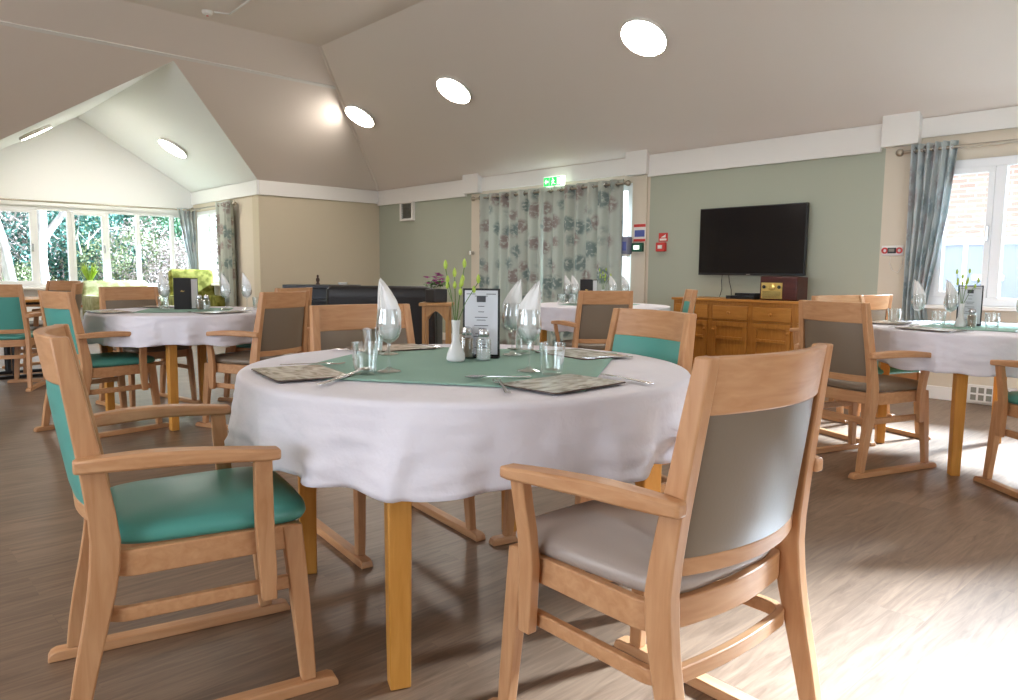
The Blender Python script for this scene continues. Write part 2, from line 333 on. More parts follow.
bw.prism([(YB0-.1, ZW), (YB1+.1, ZW), (YG, ZG+.1)], XB-.2, XB, lambda a, b, c: (c, a, b))
struct(bw.build('wall_bay_west', M['baywhite'], smooth=False))
sw = MB(); sw.box(XW, XE, YS-T, YS, 0, .8); sw.box(XW, XE, YS-T, YS, 2.3, ZW+.1)
for a, b in ((XW, -6.5), (-3.5, -2.0), (1.0, XE)): sw.box(a, b, YS-T, YS, .8, 2.3)
struct(sw.build('wall_south', M['wallcream'], smooth=False))
wall_boxes('wall_east', [(XE, XE+T, YS, YN, 0, .8), (XE, XE+T, YS, YN, 2.2, ZW+.1), (XE, XE+T, YS, .5, .8, 2.2), (XE, XE+T, 3.5, YN, .8, 2.2)], M['wallcream'])
# white band round the top of the walls, pier boxes
struct(box(XW, -8.42, YN-.035, YN, ZB, ZW).build('trim_1', M['white'], bevel=.004, smooth=False))
struct(box(-5.19, -2.68, YN-.035, YN, ZB, ZW).build('trim_2', M['white'], bevel=.004, smooth=False))
struct(box(XW, XW+.035, YB1, YN-.036, ZB+.03, ZW).build('trim_3', M['white'], bevel=.004, smooth=False))
struct(box(XB, XW+.03, YB1-.035, YB1, ZB+.03, ZW).build('trim_4', M['baywhite'], bevel=.004, smooth=False))
for i, (a, b) in enumerate(((-8.42, -8.08), (-5.47, -5.17), (-2.66, -2.36))):
    struct(box(a, b, YN-.09, YN, 2.15, 2.49).build('trim_%d' % (5+i), M['white'], bevel=.004, smooth=False))
struct(box(-8.08, -5.50, YN-.02, YN, 2.17, ZW).build('trim_8', M['white'], smooth=False))
struct(box(-2.36, XE, YN-.02, YN, 2.20, ZW).build('trim_9', M['white'], smooth=False))
struct(box(-8.29, -8.10, YN-.03, YN, 0, 2.14).build('trim_10', M['wallcream'], bevel=.004, smooth=False))
struct(box(-5.40, -5.20, YN-.03, YN, 0, 2.14).build('trim_11', M['wallcream'], bevel=.004, smooth=False))
# thin batten across the west slope at the height of the gable ridge
def wsx(z): return XW+(z-ZW)/K
bt = MB(); zb = ZG+.025
bt.loft([[(wsx(zb), y, zb), (wsx(zb)+.006, y, zb-.010), (wsx(zb+.022)+.006, y, zb+.012), (wsx(zb+.022), y, zb+.022)] for y in (YS+1.78, YN-1.77)])
struct(bt.build('trim_12', M['white'], smooth=False))
# hip moulding strip between west and north slopes
hp = MB(); a = Vector((XW, YN, ZW)); b = Vector((XW+run, YN-run, ZF)); sid = Vector((1, 1, 0)).normalized()*.03; dn = Vector((.3, -.3, -1)).normalized()*.012
hp.loft([[p-sid+dn*.4, p+dn*1.6, p+sid+dn*.4, p-dn] for p in (a, b)]); struct(hp.build('trim_13', M['ceil'], smooth=False))
# skirting
struct(box(-2.9, XE, YN-.018, YN, 0, .11).build('baseboard_north', M['white'], bevel=.003, smooth=False))
struct(box(XW, -8.3, YN-.018, YN, 0, .11).build('baseboard_north_left', M['white'], smooth=False))
struct(box(-5.17, -2.9, YN-.018, YN, 0, .11).build('baseboard_north_centre', M['white'], smooth=False))
struct(box(XW, XW+.018, YB1, YN-.02, 0, .11).build('baseboard_west', M['white'], smooth=False))
struct(box(XB, XB+.018, YB0, YB1, 0, .11).build('baseboard_bay', M['white'], smooth=False))

# ------------------------------------------------------------------ windows
def window(name, plane, at, a0, a1, z0, z1, mull, opening=(), depth=.07, sillout=.16, frame=.055, sign=-1):
    """plane 'x': window lies in plane x=at and runs along y; plane 'y': in plane y=at, runs along x. sign: direction of the room."""
    def bx(mb, p0, p1, q0, q1, r0, r1):
        if plane == 'y': mb.box(p0, p1, q0, q1, r0, r1)
        else: mb.box(q0, q1, p0, p1, r0, r1)
    f = MB(); d0, d1 = sorted((at, at-sign*depth))
    bx(f, a0, a1, d0, d1, z0, z0+frame); bx(f, a0, a1, d0, d1, z1-frame, z1); bx(f, a0, a0+frame, d0, d1, z0+frame, z1-frame); bx(f, a1-frame, a1, d0, d1, z0+frame, z1-frame)
    for q in mull: bx(f, q-frame*.55, q+frame*.55, d0, d1, z0+frame, z1-frame)
    root = struct(f.build(name, M['upvc'], bevel=.004, smooth=False))
    edges = [a0+frame]+[v for q in mull for v in (q-frame*.55, q+frame*.55)]+[a1-frame]
    for i in range(0, len(edges), 2):
        e0, e1 = edges[i], edges[i+1]; s_ = MB()
        if (i//2) in opening:
            t = .045; g0, g1 = sorted((at+sign*.012, at-sign*(depth-.012)))
            bx(s_, e0, e1, g0, g1, z0+frame, z0+frame+t); bx(s_, e0, e1, g0, g1, z1-frame-t, z1-frame); bx(s_, e0, e0+t, g0, g1, z0+frame+t, z1-frame-t); bx(s_, e1-t, e1, g0, g1, z0+frame+t, z1-frame-t)
            so = s_.build('sash', M['upvc'], root, bevel=.003, smooth=False)
            hb = MB(); zc = (z0+z1)/2; h0, h1 = sorted((at+sign*.012, at+sign*.035)); bx(hb, e1-.032, e1-.014, h0, h1, zc-.07, zc+.05); hb.build('handle', M['steel'], so, bevel=.003)
            e0 += t; e1 -= t; zz0, zz1 = z0+frame+t, z1-frame-t
        else: zz0, zz1 = z0+frame, z1-frame
        p = MB(); c = at-sign*depth*.5; bx(p, e0, e1, c-.004, c+.004, zz0, zz1); p.build('pane', M['pane'], root, smooth=False)
    s2 = MB(); q0, q1 = sorted((at+sign*sillout, at-sign*.01)); bx(s2, a0-.04, a1+.04, q0, q1, z0-.03, z0); s2.build('window_sill', M['white'], root, bevel=.005, smooth=False)
    return root
window('window_1', 'y', YN, -2.26, .66, .80, 1.99, (-1.76, -.95, -.15), (0,), frame=.07, sillout=.10)
window('window_2', 'x', XB, YB0+.08, YB1-.06, .74, 1.98, (1.9, 2.44, 2.90, 3.44, 3.91, 4.46), (1, 3), sign=1)
window('window_3', 'y', YB1, -13.25, -12.05, .80, 2.02, (-12.65,), (), sillout=.12)
window('window_4', 'y', YS, -6.5, -3.5, .83, 2.3, (-5.5, -4.5), (), sign=1)
window('window_5', 'y', YS, -2.0, 1.0, .83, 2.3, (-1.0, 0.0), (), sign=1)
window('window_6', 'x', XE, .5, 3.5, .83, 2.2, (1.5, 2.5), ())
# patio door behind the leaf print curtains
d = MB(); d.box(-7.95, -5.42, YN+.02, YN+.09, 2.0, 2.08); d.box(-7.95, -5.42, YN+.02, YN+.09, 0, .12)
for x in (-7.95, -7.12, -6.29, -5.50): d.box(x, x+.08, YN+.02, YN+.09, .12, 2.0)
door = struct(d.build('door_1', M['upvc'], smooth=False))
for x0, x1 in ((-7.87, -7.12), (-7.04, -6.29), (-6.21, -5.5)): box(x0, x1, YN+.05, YN+.056, .12, 2.0).build('pane', M['pane'], door, smooth=False)
# frame of the added rooflight, out of view
rf = MB()
def rl(x0, x1, z0, z1, o=.02):
    a, b = ns(x0, z0), ns(x1, z1); n = Vector((0, -.516, -.857))*o
    q = [Vector(ns(x0, z0)), Vector(ns(x1, z0)), Vector(ns(x1, z1)), Vector(ns(x0, z1))]
    rf.add([p+n for p in q]+[p-n*3 for p in q], [(0, 1, 2, 3), (4, 5, 6, 7), (0, 1, 5, 4), (1, 2, 6, 5), (2, 3, 7, 6), (3, 0, 4, 7)])
rl(RX0-.05, RX0+.04, RZ0-.03, RZ1+.03); rl(RX1-.04, RX1+.05, RZ0-.03, RZ1+.03); rl(RX0, RX1, RZ0-.03, RZ0+.03); rl(RX0, RX1, RZ1-.03, RZ1+.03)
struct(rf.build('added_rooflight', M['white'], smooth=False))

# ------------------------------------------------------------------ chairs
FRONT = [(.028, .223, .036), (.12, .217, .040), (.25, .207, .044), (.36, .198, .047), (.43, .192, .048)]      # z, y centre, depth
REAR = [(.028, -.283, .036), (.10, -.272, .042), (.18, -.256, .047), (.26, -.238, .051), (.34, -.221, .056), (.40, -.212, .060), (.46, -.208, .060),
        (.52, -.213, .056), (.60, -.224, .051), (.70, -.240, .046), (.80, -.256, .041), (.905, -.273, .034)]
def post_x(z): return interp([(0, .240), (.45, .228), (.905, .205)], z)[0]
def post_y(z): return interp(REAR, z)[0]
def bow(x, amp=.042): return -amp*(1-(x/.21)**2)
def ring_pts(w, y0, y1, rc, n=6, front=False, sag=.0):
    """U path: front right -> round the rear corners -> front left"""
    p = [(w, y1), (w, lerp(y1, y0+rc, .5))]
    for i in range(n+1):
        a = i/n*PI/2; p.append((w-rc+rc*math.cos(a), y0+rc-rc*math.sin(a)))
    for i in range(1, 8):
        t = i/8; x = lerp(w-rc, -(w-rc), t); p.append((x, y0-sag*math.sin(PI*t)))
    for i in range(n+1):
        a = PI/2+i/n*PI/2; p.append((-w+rc+rc*math.cos(a), y0+rc-rc*math.sin(a)))
    p += [(-w, lerp(y0+rc, y1, .5)), (-w, y1)]
    return p
def strip(path, z0, z1, th):
    secs = []
    for i, (x, y) in enumerate(path):
        a = path[max(i-1, 0)]; b = path[min(i+1, len(path)-1)]; tx, ty = b[0]-a[0], b[1]-a[1]; l = math.hypot(tx, ty) or 1; nx, ny = -ty/l*th/2, tx/l*th/2
        secs.append([(x-nx, y-ny, z0), (x+nx, y+ny, z0), (x+nx, y+ny, z1), (x-nx, y-ny, z1)])
    return MB().loft(secs)
def make_chair(seatmat, backmat=None):
    t = thing('dining_armchair', cat='chair'); backmat = backmat or seatmat
    for s in (-1, 1):
        secs = []
        for i in range(len(REAR)):
            z, y, dp = REAR[i]; x = s*post_x(z); tx = .016
            secs.append([(x-tx, y-dp/2, z), (x+tx, y-dp/2, z), (x+tx, y+dp/2, z), (x-tx, y+dp/2, z)])
        MB().loft(secs).build('rear_leg', M['beech'], t, bevel=.004)
        secs = []
        for z, y, dp in FRONT:
            x = s*interp([(0, .238), (.43, .222)], z)[0]; tx = .5*interp([(0, .028), (.43, .036)], z)[0]
            secs.append([(x-tx, y-dp/2, z), (x+tx, y-dp/2, z), (x+tx, y+dp/2, z), (x-tx, y+dp/2, z)])
        MB().loft(secs).build('front_leg', M['beech'], t, bevel=.004)
        # skid with eased ends
        secs = []
        for y, zt in ((-.345, .010), (-.338, .022), (-.325, .028), (0, .028), (.275, .028), (.288, .022), (.294, .010)):
            x = s*.240; secs.append([(x-.022, y, 0), (x+.022, y, 0), (x+.020, y, zt), (x-.020, y, zt)])
        MB().loft(secs).build('skid', M['beech_y'], t, bevel=.003)
        # armrest
        secs = []
        for i in range(15):
            k = i/14; y = lerp(-.262, .150, k); x = s*(interp([(0, .246), (.25, .272), (.6, .300), (1, .305)], k)[0]); wd = .5*interp([(0, .030), (.1, .044), (.5, .052), (.92, .052), (1, .040)], k)[0]
            z = .634+.011*math.sin(PI*min(1, k*1.05))-.004*k; th = interp([(0, .030), (.3, .036), (1, .026)], k)[0]
            secs.append([(x-wd, y, z-th/2), (x+wd, y, z-th/2), (x+wd, y, z+th/2), (x-wd, y, z+th/2)])
        MB().loft(secs).build('armrest', M['beech_y'], t, bevel=.006)
        # arm support
        secs = []
        for z, x, y, dp in ((.265, .259, .128, .034), (.34, .259, .126, .040), (.42, .260, .122, .042), (.50, .272, .118, .042), (.56, .286, .115, .041), (.622, .298, .113, .040)):
            x *= s; secs.append([(x-.0125, y-dp/2, z), (x+.0125, y-dp/2, z), (x+.0125, y+dp/2, z), (x-.0125, y+dp/2, z)])
        MB().loft(secs).build('arm_support', M['beech'], t, bevel=.003)
        # dark screw plug under the arm support foot
    fr = ring_pts(.226, -.196, .205, .05, sag=.02); fb = strip(fr, .372, .432, .022); fb.box(-.215, .215, .185, .207, .372, .432)
    fb.build('seat_frame', M['beech_x'], t, bevel=.003)
    strip(ring_pts(.226, -.215, .200, .05, sag=.012), .270, .302, .020).build('stretcher', M['beech_x'], t, bevel=.003)
    # seat cushion
    n = 56; secs = []
    def outline(k):
        a = 2*PI*k/n; c, s_ = math.cos(a), math.sin(a); e = .30
        x = math.copysign(abs(c)**e, c); y = math.copysign(abs(s_)**e, s_)
        wd = lerp(.212, .238, (y+1)/2); return x*wd, .020+y*.222-(.012*(1-x*x) if y < 0 else -.010*(1-x*x))
    for sc_, z in ((.90, .430), (.975, .434), (1.0, .446), (.99, .460), (.95, .470), (.85, .477), (.65, .483), (.4, .487), (.15, .488)):
        q = []
        for k in range(n):
            x, y = outline(k); q.append((x*sc_, .02+(y-.02)*sc_, z))
        secs.append(q)
    MB().loft(secs).build('seat', seatmat, t, ang=60)
    # backrest panel, crest rail, lower rail: bowed
    def bowed(z0, z1, th, name, m_, nz=3, nx=14, ext=.0, dome=0, bev=.003, dy=0, topcurve=0):
        secs = []
        for i in range(nx+1):
            q = []; front = []; back = []
            for j in range(nz+1):
                z = lerp(z0, z1, j/nz); wx = post_x(z)-.014+ext; x = lerp(-wx, wx, i/nx); 
                y = post_y(z)+bow(x*.21/wx)+dy; d_ = dome*max(0, (1-(2*i/nx-1)**6))*(1-(2*j/nz-1)**6)
                zz = z+(topcurve*(1-(2*i/nx-1)**2) if j == nz else 0)
                front.append((x, y+th/2+d_, zz)); back.append((x, y-th/2-d_*.5, zz))
            secs.append(front+back[::-1])
        return MB().loft(secs).build(name, m_, t, bevel=bev)
    bowed(.520, .800, .018, 'backrest', backmat, nz=8, dome=.012, bev=0)
    bowed(.798, .905, .024, 'crest_rail', M['beech_x'], nz=4, ext=.012, bev=.004)
    bowed(.488, .524, .022, 'lower_back_rail', M['beech_x'], nz=2)
    return t
chair_teal = make_chair(M['teal']); chair_taupe = make_chair(M['taupe']); chair_grey = make_chair(M['greyseat'], M['taupe'])
def put_chair(kind, x, y, deg, label, group=None):
    proto = {'teal': chair_teal, 'taupe': chair_taupe, 'grey': chair_grey}[kind]
    return place('chair'+kind, proto, (x, y, 0), -math.radians(deg), label, group)
GN, GL, GR, GC, GF = 'armchairs round the nearest table', 'armchairs round the left table', 'armchairs round the right table', 'armchairs round the table by the curtains', 'armchairs round the bare wooden table'
put_chair('teal', -1.915, .663, 12, 'large near armchair on the left, bright teal seat, turned side-on', GN)
put_chair('grey', -.971, 1.339, 272.3, 'large near armchair on the right, seen from behind, grey seat and taupe back', GN)
put_chair('teal', -1.771, 2.059, 192.5, 'armchair behind the nearest table with bright teal back panel, in front of the sideboard', GN)
put_chair('taupe', -2.449, 1.624, 97.5, 'armchair with taupe back panel on the far left side of the nearest table', GN)
put_chair('teal', -5.31, 1.31, 350, 'armchair with dark teal seat at the near side of the left table', GL)
put_chair('taupe', -4.84, 2.12, 247, 'armchair seen from behind with tall taupe back, right side of the left table', GL)
put_chair('teal', -5.74, 2.62, 243, 'armchair mostly hidden behind the tall taupe-backed chair at the left table', GL)
put_chair('taupe', -6.05, 1.80, 81, 'armchair on the window side of the left table, facing the camera', GL)
put_chair('taupe', -1.664, 4.23, 17.5, 'armchair with taupe seat and back drawn up to the front of the right table', GR)
put_chair('teal', -1.95, 5.00, 110, 'armchair with teal seat on the left side of the right table, sunlit crest', GR)
put_chair('teal', -.72, 4.30, 310, 'teal-seated armchair cut off by the right edge of the picture', GR)
put_chair('taupe', -4.00, 4.64, 300, 'taupe-backed armchair in front of the table by the curtains, seen from behind', GC)
put_chair('teal', -3.86, 5.33, 228, 'armchair seen edge-on between the curtained door table and the sideboard', GC)
put_chair('taupe', -2.42, 5.60, 288, 'rearmost armchair standing near the wall beside the sideboard', GR)
put_chair('teal', -7.72, 1.13, 294, 'teal-backed armchair seen from behind at the left edge of the picture', GF)
put_chair('taupe', -9.1, 1.68, 150, 'far armchair of the bare wooden table, crest just below the bay window', GF)
put_chair('taupe', -8.13, 1.52, 198, 'far armchair seen side-on by the bare wooden table', GF)

# ------------------------------------------------------------------ tables and cloths
TABLES = [('near', -1.815, 1.495, -56.8), ('left', -5.42, 1.88, -30), ('right', -1.25, 4.85, -86), ('ctr', -4.40, 5.18, -60)]
R_T = .695
def make_table():
    t = thing('dining_table', cat='table')
    MB().lathe([(.001, .715), (R_T-.02, .715), (R_T-.012, .72), (R_T-.012, .738), (R_T-.02, .743), (.001, .743)], 64).build('tabletop', M['tableleg'], t)
    a = MB()
    for k in range(4):
        c, s_ = math.cos(PI/4+k*PI/2), math.sin(PI/4+k*PI/2)
        q0, q1 = (.545*math.cos(k*PI/2), .545*math.sin(k*PI/2)), (.545*math.cos((k+1)*PI/2), .545*math.sin((k+1)*PI/2))
        a.loft([[(q0[0]-.012*c, q0[1]-.012*s_, .64), (q0[0]+.012*c, q0[1]+.012*s_, .64), (q0[0]+.012*c, q0[1]+.012*s_, .715), (q0[0]-.012*c, q0[1]-.012*s_, .715)],
                [(q1[0]-.012*c, q1[1]-.012*s_, .64), (q1[0]+.012*c, q1[1]+.012*s_, .64), (q1[0]+.012*c, q1[1]+.012*s_, .715), (q1[0]-.012*c, q1[1]-.012*s_, .715)]])
    a.build('apron', M['tableleg'], t, smooth=False)
    for k in range(4):
        cx, cy = .578*math.cos(k*PI/2), .578*math.sin(k*PI/2); secs = []
        ang = k*PI/2+PI/4-.21
        for z, h in ((0, .0265), (.3, .029), (.715, .031)):
            secs.append([(cx+h*1.414*math.cos(ang+PI/4*(2*j+1)+PI/4*0), cy+h*1.414*math.sin(ang+PI/4*(2*j+1)), z) for j in range(4)])
        MB().loft(secs).build('leg', M['tableleg'], t, bevel=.004)
    return t
tproto = make_table()
TL = {'near': 'large nearest dining table with square honey oak legs, under the white cloth', 'left': 'round table on honey oak legs, left of the nearest table before the bay window',
      'right': 'round table on honey oak legs before the right window', 'ctr': 'round table on honey oak legs in front of the curtained door'}
CL = {'near': 'large white linen cloth draped over the nearest round table', 'left': 'white cloth hanging over the table left of the nearest one',
      'right': 'white cloth over the table before the right window', 'ctr': 'white cloth over the table in front of the leaf print curtains'}
def make_cloth(seed, drop=.19, scale=1.0):
    rnd = random.Random(seed); n = 288; rings = []
    ph = [rnd.uniform(0, 6.28) for _ in range(6)]; zt = .7515
    def fold(a):
        return (.55*(1-abs(math.sin(4.5*a+ph[4])))**4-.45*(1-abs(math.sin(6.5*a+ph[2])))**5+.50*math.sin(7*a+ph[0]+.6*math.sin(2*a+ph[3]))+.32*math.sin(11*a+ph[1]+.8*math.sin(3*a+ph[4]))+.30*math.sin(17*a+ph[2]+.7*math.sin(4*a)))
    R0 = R_T*scale-.006
    for r in [i/14*R0*.985 for i in range(1, 15)]:
        rings.append([(r*math.cos(2*PI*k/n), r*math.sin(2*PI*k/n), zt+.0008*noise.noise(Vector((r*9*math.cos(2*PI*k/n), r*9*math.sin(2*PI*k/n), seed)))) for k in range(n)])
    for i in range(1, 5):
        t = i/4*PI/2; rings.append([((R0-.010+.016*math.sin(t))*math.cos(2*PI*k/n), (R0-.010+.016*math.sin(t))*math.sin(2*PI*k/n), zt-.016*(1-math.cos(t))) for k in range(n)])
    NS = 16
    for i in range(1, NS+1):
        s_ = i/NS; q = []
        for k in range(n):
            a = 2*PI*k/n; f = fold(a+.06*s_*math.sin(5*a+ph[5])); dz = drop*(1+.05*math.sin(2*a+ph[1])+.045*f)
            crease = .010*noise.noise(Vector((8*math.cos(a), 8*math.sin(a), 9*s_+seed)))
            rr = R0+.006+.010*s_+ (s_**.75)*.034*f + .006*s_*math.sin(23*a+ph[0]*2+2*s_) + crease*s_**.3
            rr = max(rr, R0+.002)
            q.append((rr*math.cos(a), rr*math.sin(a), zt-.016-dz*s_))
        rings.append(q)
    b = MB(); b.loft(rings, cap=False); b.add([(0, 0, zt)]+rings[0], [(0, 1+k, 1+(k+1) % n) for k in range(n)])
    return b.build('tablecloth', M['cloth'], ang=80, solid=.0016)
def topper(cx, cy, half, ang):
    n = 26; g = []
    for i in range(n+1):
        for j in range(n+1):
            u, v = lerp(-half, half, i/n), lerp(-half, half, j/n); r = math.hypot(u, v)
            rip = .0012*noise.noise(Vector((u*9, v*9, cx)))+.0016*max(0, noise.noise(Vector((u*2.2+v*9, u*1.5, cy+3))))
            g.append((u, v, .7560+rip))
    f = [(i*(n+1)+j, (i+1)*(n+1)+j, (i+1)*(n+1)+j+1, i*(n+1)+j+1) for i in range(n) for j in range(n)]
    o = MB().add(g, f).build('table_topper', M['topper'], loc=(cx, cy, 0), rz=math.radians(ang), solid=.0016, ang=70); return o
for i, (k, x, y, a) in enumerate(TABLES):
    tb = place('table', tproto, (x, y, 0), math.radians(a), TL[k], 'dining tables')
    if k != 'near': tb.scale = (.91, .91, 1)
    c = make_cloth(3+i*5, .188 if k == 'near' else .18, 1 if k == 'near' else .91); c.location = (x, y, 0); tag(c, CL[k], 'tablecloth', 'white tablecloths')
for (k, x, y, a), an, lb in zip(TABLES, (34, 62, 5, 20), ('large sage green square topper laid across the nearest white cloth', 'green square topper on the left table under the black menu stand', 'green topper on the right table below the white vase', 'green topper on the table by the leaf print curtains')):
    tag(topper(x-(.015 if k == 'near' else 0), y, .448 if k == 'near' else .29, an), lb, 'table topper', 'green toppers')

# ------------------------------------------------------------------ tableware prototypes (origin at the base)
def make_wineglass():
    t = thing('wine_glass', cat='glass')
    MB().lathe([(.0015, .0), (.034, .0), (.035, .002), (.030, .004), (.012, .008), (.0045, .014)], 24).build('foot', M['glass'], t)
    MB().lathe([(.0045, .0145), (.0036, .03), (.0036, .07), (.005, .082)], 12).build('glass_stem', M['glass'], t)
    MB().lathe([(.005, .083), (.016, .088), (.028, .100), (.035, .118), (.0365, .135), (.034, .158), (.030, .180), (.0288, .182), (.0326, .158), (.035, .135), (.0335, .118), (.0265, .1015), (.012, .090), (.001, .088)], 28).build('bowl', M['glass'], t)
    return t
def make_tumbler():
    fl = lambda r, z, a: r*(1-.045*max(0, math.cos(9*a)) if .006 < z < .055 else 1)
    b = MB().lathe([(.001, 0), (.025, 0), (.0265, .003), (.029, .02), (.031, .04), (.0325, .058), (.0335, .080), (.0318, .080), (.0305, .058), (.0285, .03), (.025, .012), (.001, .009)], 36, flute=fl)
    return tag(b.build('water_tumbler', M['glass'], ang=25), cat='glass')
def make_napkin(seed):
    """a folded leaf of linen standing in the bowl: steep on one side, bulging on the other, with a second fold behind"""
    b = MB(); n = 32
    OUT = [(.094, -.008, .010), (.105, -.017, .020), (.120, -.023, .028), (.150, -.0260, .0335), (.180, -.0265, .0320), (.195, -.0265, .0255), (.220, -.0260, .0110), (.240, -.0250, -.0030), (.252, -.0240, -.0120), (.262, -.0225, -.0200)]
    for dx, dy, k_, sq in ((.004, -.005, .97, .0075), (-.006, .006, 1.02, .007)):
        secs = []
        for i in range(21):
            z = lerp(.094, .262, i/20); l, r = interp(OUT, z); c_ = (l+r)/2; hw = max((r-l)/2, .0012); q = []
            for k in range(n):
                a = 2*PI*k/n; x = hw*math.cos(a); y = (sq*min(1, hw/.02)+.002*math.sin(5*a+14*z))*math.sin(a)+.004*math.sin(3.2*math.cos(a)+30*z*.5)
                q.append((c_+x+dx, y+dy, .094+(z-.094)*k_))
            secs.append(q)
        b.loft(secs)
    return tag(b.build('folded_napkin', M['napkin'], ang=70), cat='napkin')
def make_vase():
    t = thing('bud_vase', cat='vase')
    MB().lathe([(.001, 0), (.024, 0), (.0275, .004), (.028, .010), (.026, .022), (.019, .040), (.0125, .056), (.0105, .072), (.0105, .095), (.0130, .116), (.0138, .121), (.0120, .121), (.0095, .110), (.008, .09), (.001, .085)], 32).build('vase_body', M['ceramic'], t)
    return t
def make_sprig(seed, big=True):
    """stems with buds standing in a vase; base at the vase's bottom"""
    rnd = random.Random(seed); t = thing('flower_sprig', cat='flowers'); n = 5
    spec = [(-.034, .0, .300), (.026, .01, .305), (-.004, -.004, .275), (.070, .02, .255), (.020, -.01, .245)][:n]
    for i, (dx, dy, h) in enumerate(spec):
        pts = [(dx*.04, dy*.04, .086), (dx*.10, dy*.1, .13), (dx*.45, dy*.5, .13+(h-.13)*.5), (dx, dy, h)]
        pp = []
        for a, b_ in zip(pts, pts[1:]):
            for k in range(4): pp.append(tuple(lerp(a[j], b_[j], k/4) for j in range(3)))
        pp.append(pts[-1]); st = MB().tube(pp, .0014, 6)
        if i < 2: st.tube([pp[7], (pp[7][0]+dx*.35-.004, pp[7][1], pp[7][2]+.045)], .001, 5)
        so = st.build('stem', M['stem'], t)
        bd = MB(); bd.lathe([(.001, 0), (.0050, .004), (.0068, .012), (.0060, .020), (.003, .027), (.0008, .031)], 8, c=(dx, dy, h-.004))
        if i < 2: bd.lathe([(.001, 0), (.0045, .004), (.0055, .010), (.004, .018), (.0008, .024)], 8, c=(pp[7][0]+dx*.35-.004, pp[7][1], pp[7][2]+.04))
        bd.lathe([(.001, 0), (.0055, .005), (.0065, .012), (.004, .020), (.0008, .025)], 8, c=(lerp(0, dx, .8), dy, lerp(.13, h, .72)))
        bd.build('flower_bud', M['bud'], so)
    return t
def make_shaker(fill):
    t = thing('pepper_shaker' if fill == 'pepmat' else 'salt_shaker', cat='shaker')
    rib = lambda r, z, a: r+.0009*math.sin(z*900)*(1 if .012 < z < .055 else 0)
    MB().lathe([(.001, .0), (.0175, .0), (.020, .004)]+[(.0205, .010+.0015*i) for i in range(31)]+[(.017, .062), (.0135, .067), (.0120, .067), (.0155, .060), (.0185, .05), (.0185, .006), (.001, .004)], 24, flute=rib).build('jar', M['glass'], t, ang=80)
    MB().lathe([(.001, .0045), (.0178, .0045), (.018, .030 if fill == 'saltmat' else .055), (.001, .031 if fill == 'saltmat' else .057)], 20).build('contents', M[fill], t)
    MB().lathe([(.0145, .0655), (.0155, .068), (.0155, .078), (.013, .085), (.007, .088), (.001, .089)], 24).build('lid', M['steel'], t)
    return t
def make_menu(front_black=False):
    """upright menu holder: black board standing in a foot, white printed sheet on the front (-y)"""
    t = thing('menu_stand', cat='menu')
    b = MB().box(-.058, .058, -.003, .003, .004, .214); b.box(-.058, .058, -.02, .02, 0, .004); b.build('board', M['black'], t, bevel=.0015, smooth=False)
    s_ = box(-.0515, .0515, -.0042, -.0032, .010, .208).build('menu_sheet', M['paper'], t, smooth=False)
    k = MB(); k.box(-.014, .014, -.0050, -.0044, .172, .190)
    k.build('printed_logo', M['ink'], s_, smooth=False)
    k = MB(); rnd = random.Random(2)
    for i, wv in enumerate((.010, 0, .009, 0, .020, .014, 0, .022, .008, 0, .018, .024, .008, 0, .016, .020, .012)):
        if wv: k.box(-wv, wv, -.0050, -.0044, .158-i*.0085, .160-i*.0085)
    k.box(-.046, -.018, -.0050, -.0044, .196, .198); k.box(.016, .046, -.0050, -.0044, .196, .198); k.box(-.020, .020, -.0050, -.0044, .190, .1915)
    k.build('printed_lines', M['ink'], s_, smooth=False)
    return t
def make_folder():
    """menu folder standing open: black cover towards -y, white page angled back on its right"""
    t = thing('menu_folder', cat='menu')
    c = box(-.055, .055, -.003, .003, 0, .225).build('cover', M['black'], t, bevel=.0015, smooth=False)
    e = MB(); e.add([(-.012, -.0036, .128), (.008, -.0036, .124), (.020, -.0036, .132), (.004, -.0036, .131), (.0, -.0036, .138)], [(0, 1, 2, 3, 4)]); e.build('gilt_emblem', M['brass'], c, smooth=False)
    p = MB().box(0, .075, -.002, .002, 0, .222).build('page_panel', M['black'], t, smooth=False); p.location = (.056, .001, 0); p.rotation_euler = (0, 0, .9)
    q = box(.006, .069, -.0032, -.0022, .006, .216).build('white_page', M['paper'], p, smooth=False)
    return t
def rrect(hx, hy, r, n=5):
    p = []
    for cx, cy, a0 in ((hx-r, hy-r, 0), (-hx+r, hy-r, PI/2), (-hx+r, -hy+r, PI), (hx-r, -hy+r, 1.5*PI)):
        for i in range(n+1): a = a0+i/n*PI/2; p.append((cx+r*math.cos(a), cy+r*math.sin(a)))
    return p
def make_mat():
    t = thing('placemat', cat='placemat')
    MB().prism(rrect(.143, .102, .014), 0, .0030).build('mat_board', M['cork'], t, bevel=.0005)
    MB().prism(rrect(.140, .099, .012), .0031, .0036).build('printed_top', M['matpic'], t)
    return t
def cutlery_blade(path):  # (y, halfwidth, z)
    b = MB(); secs = []
    for y, hw, z in path: secs.append([(-hw, y, z), (hw, y, z), (hw*.9, y, z+.0018), (-hw*.9, y, z+.0018)])
    return b.loft(secs)
def make_knife():
    t = thing('table_knife', cat='cutlery')
    cutlery_blade([(-.11, .005, 0), (-.10, .0085, .0002), (-.03, .0070, .001), (-.012, .0050, .001)]).build('handle', M['steel'], t, ang=50)
    cutlery_blade([(-.0115, .0050, .001), (.0, .0085, .0008), (.07, .0095, .0003), (.095, .006, .0002), (.104, .001, .0002)]).build('blade', M['steel'], t, ang=50); return t
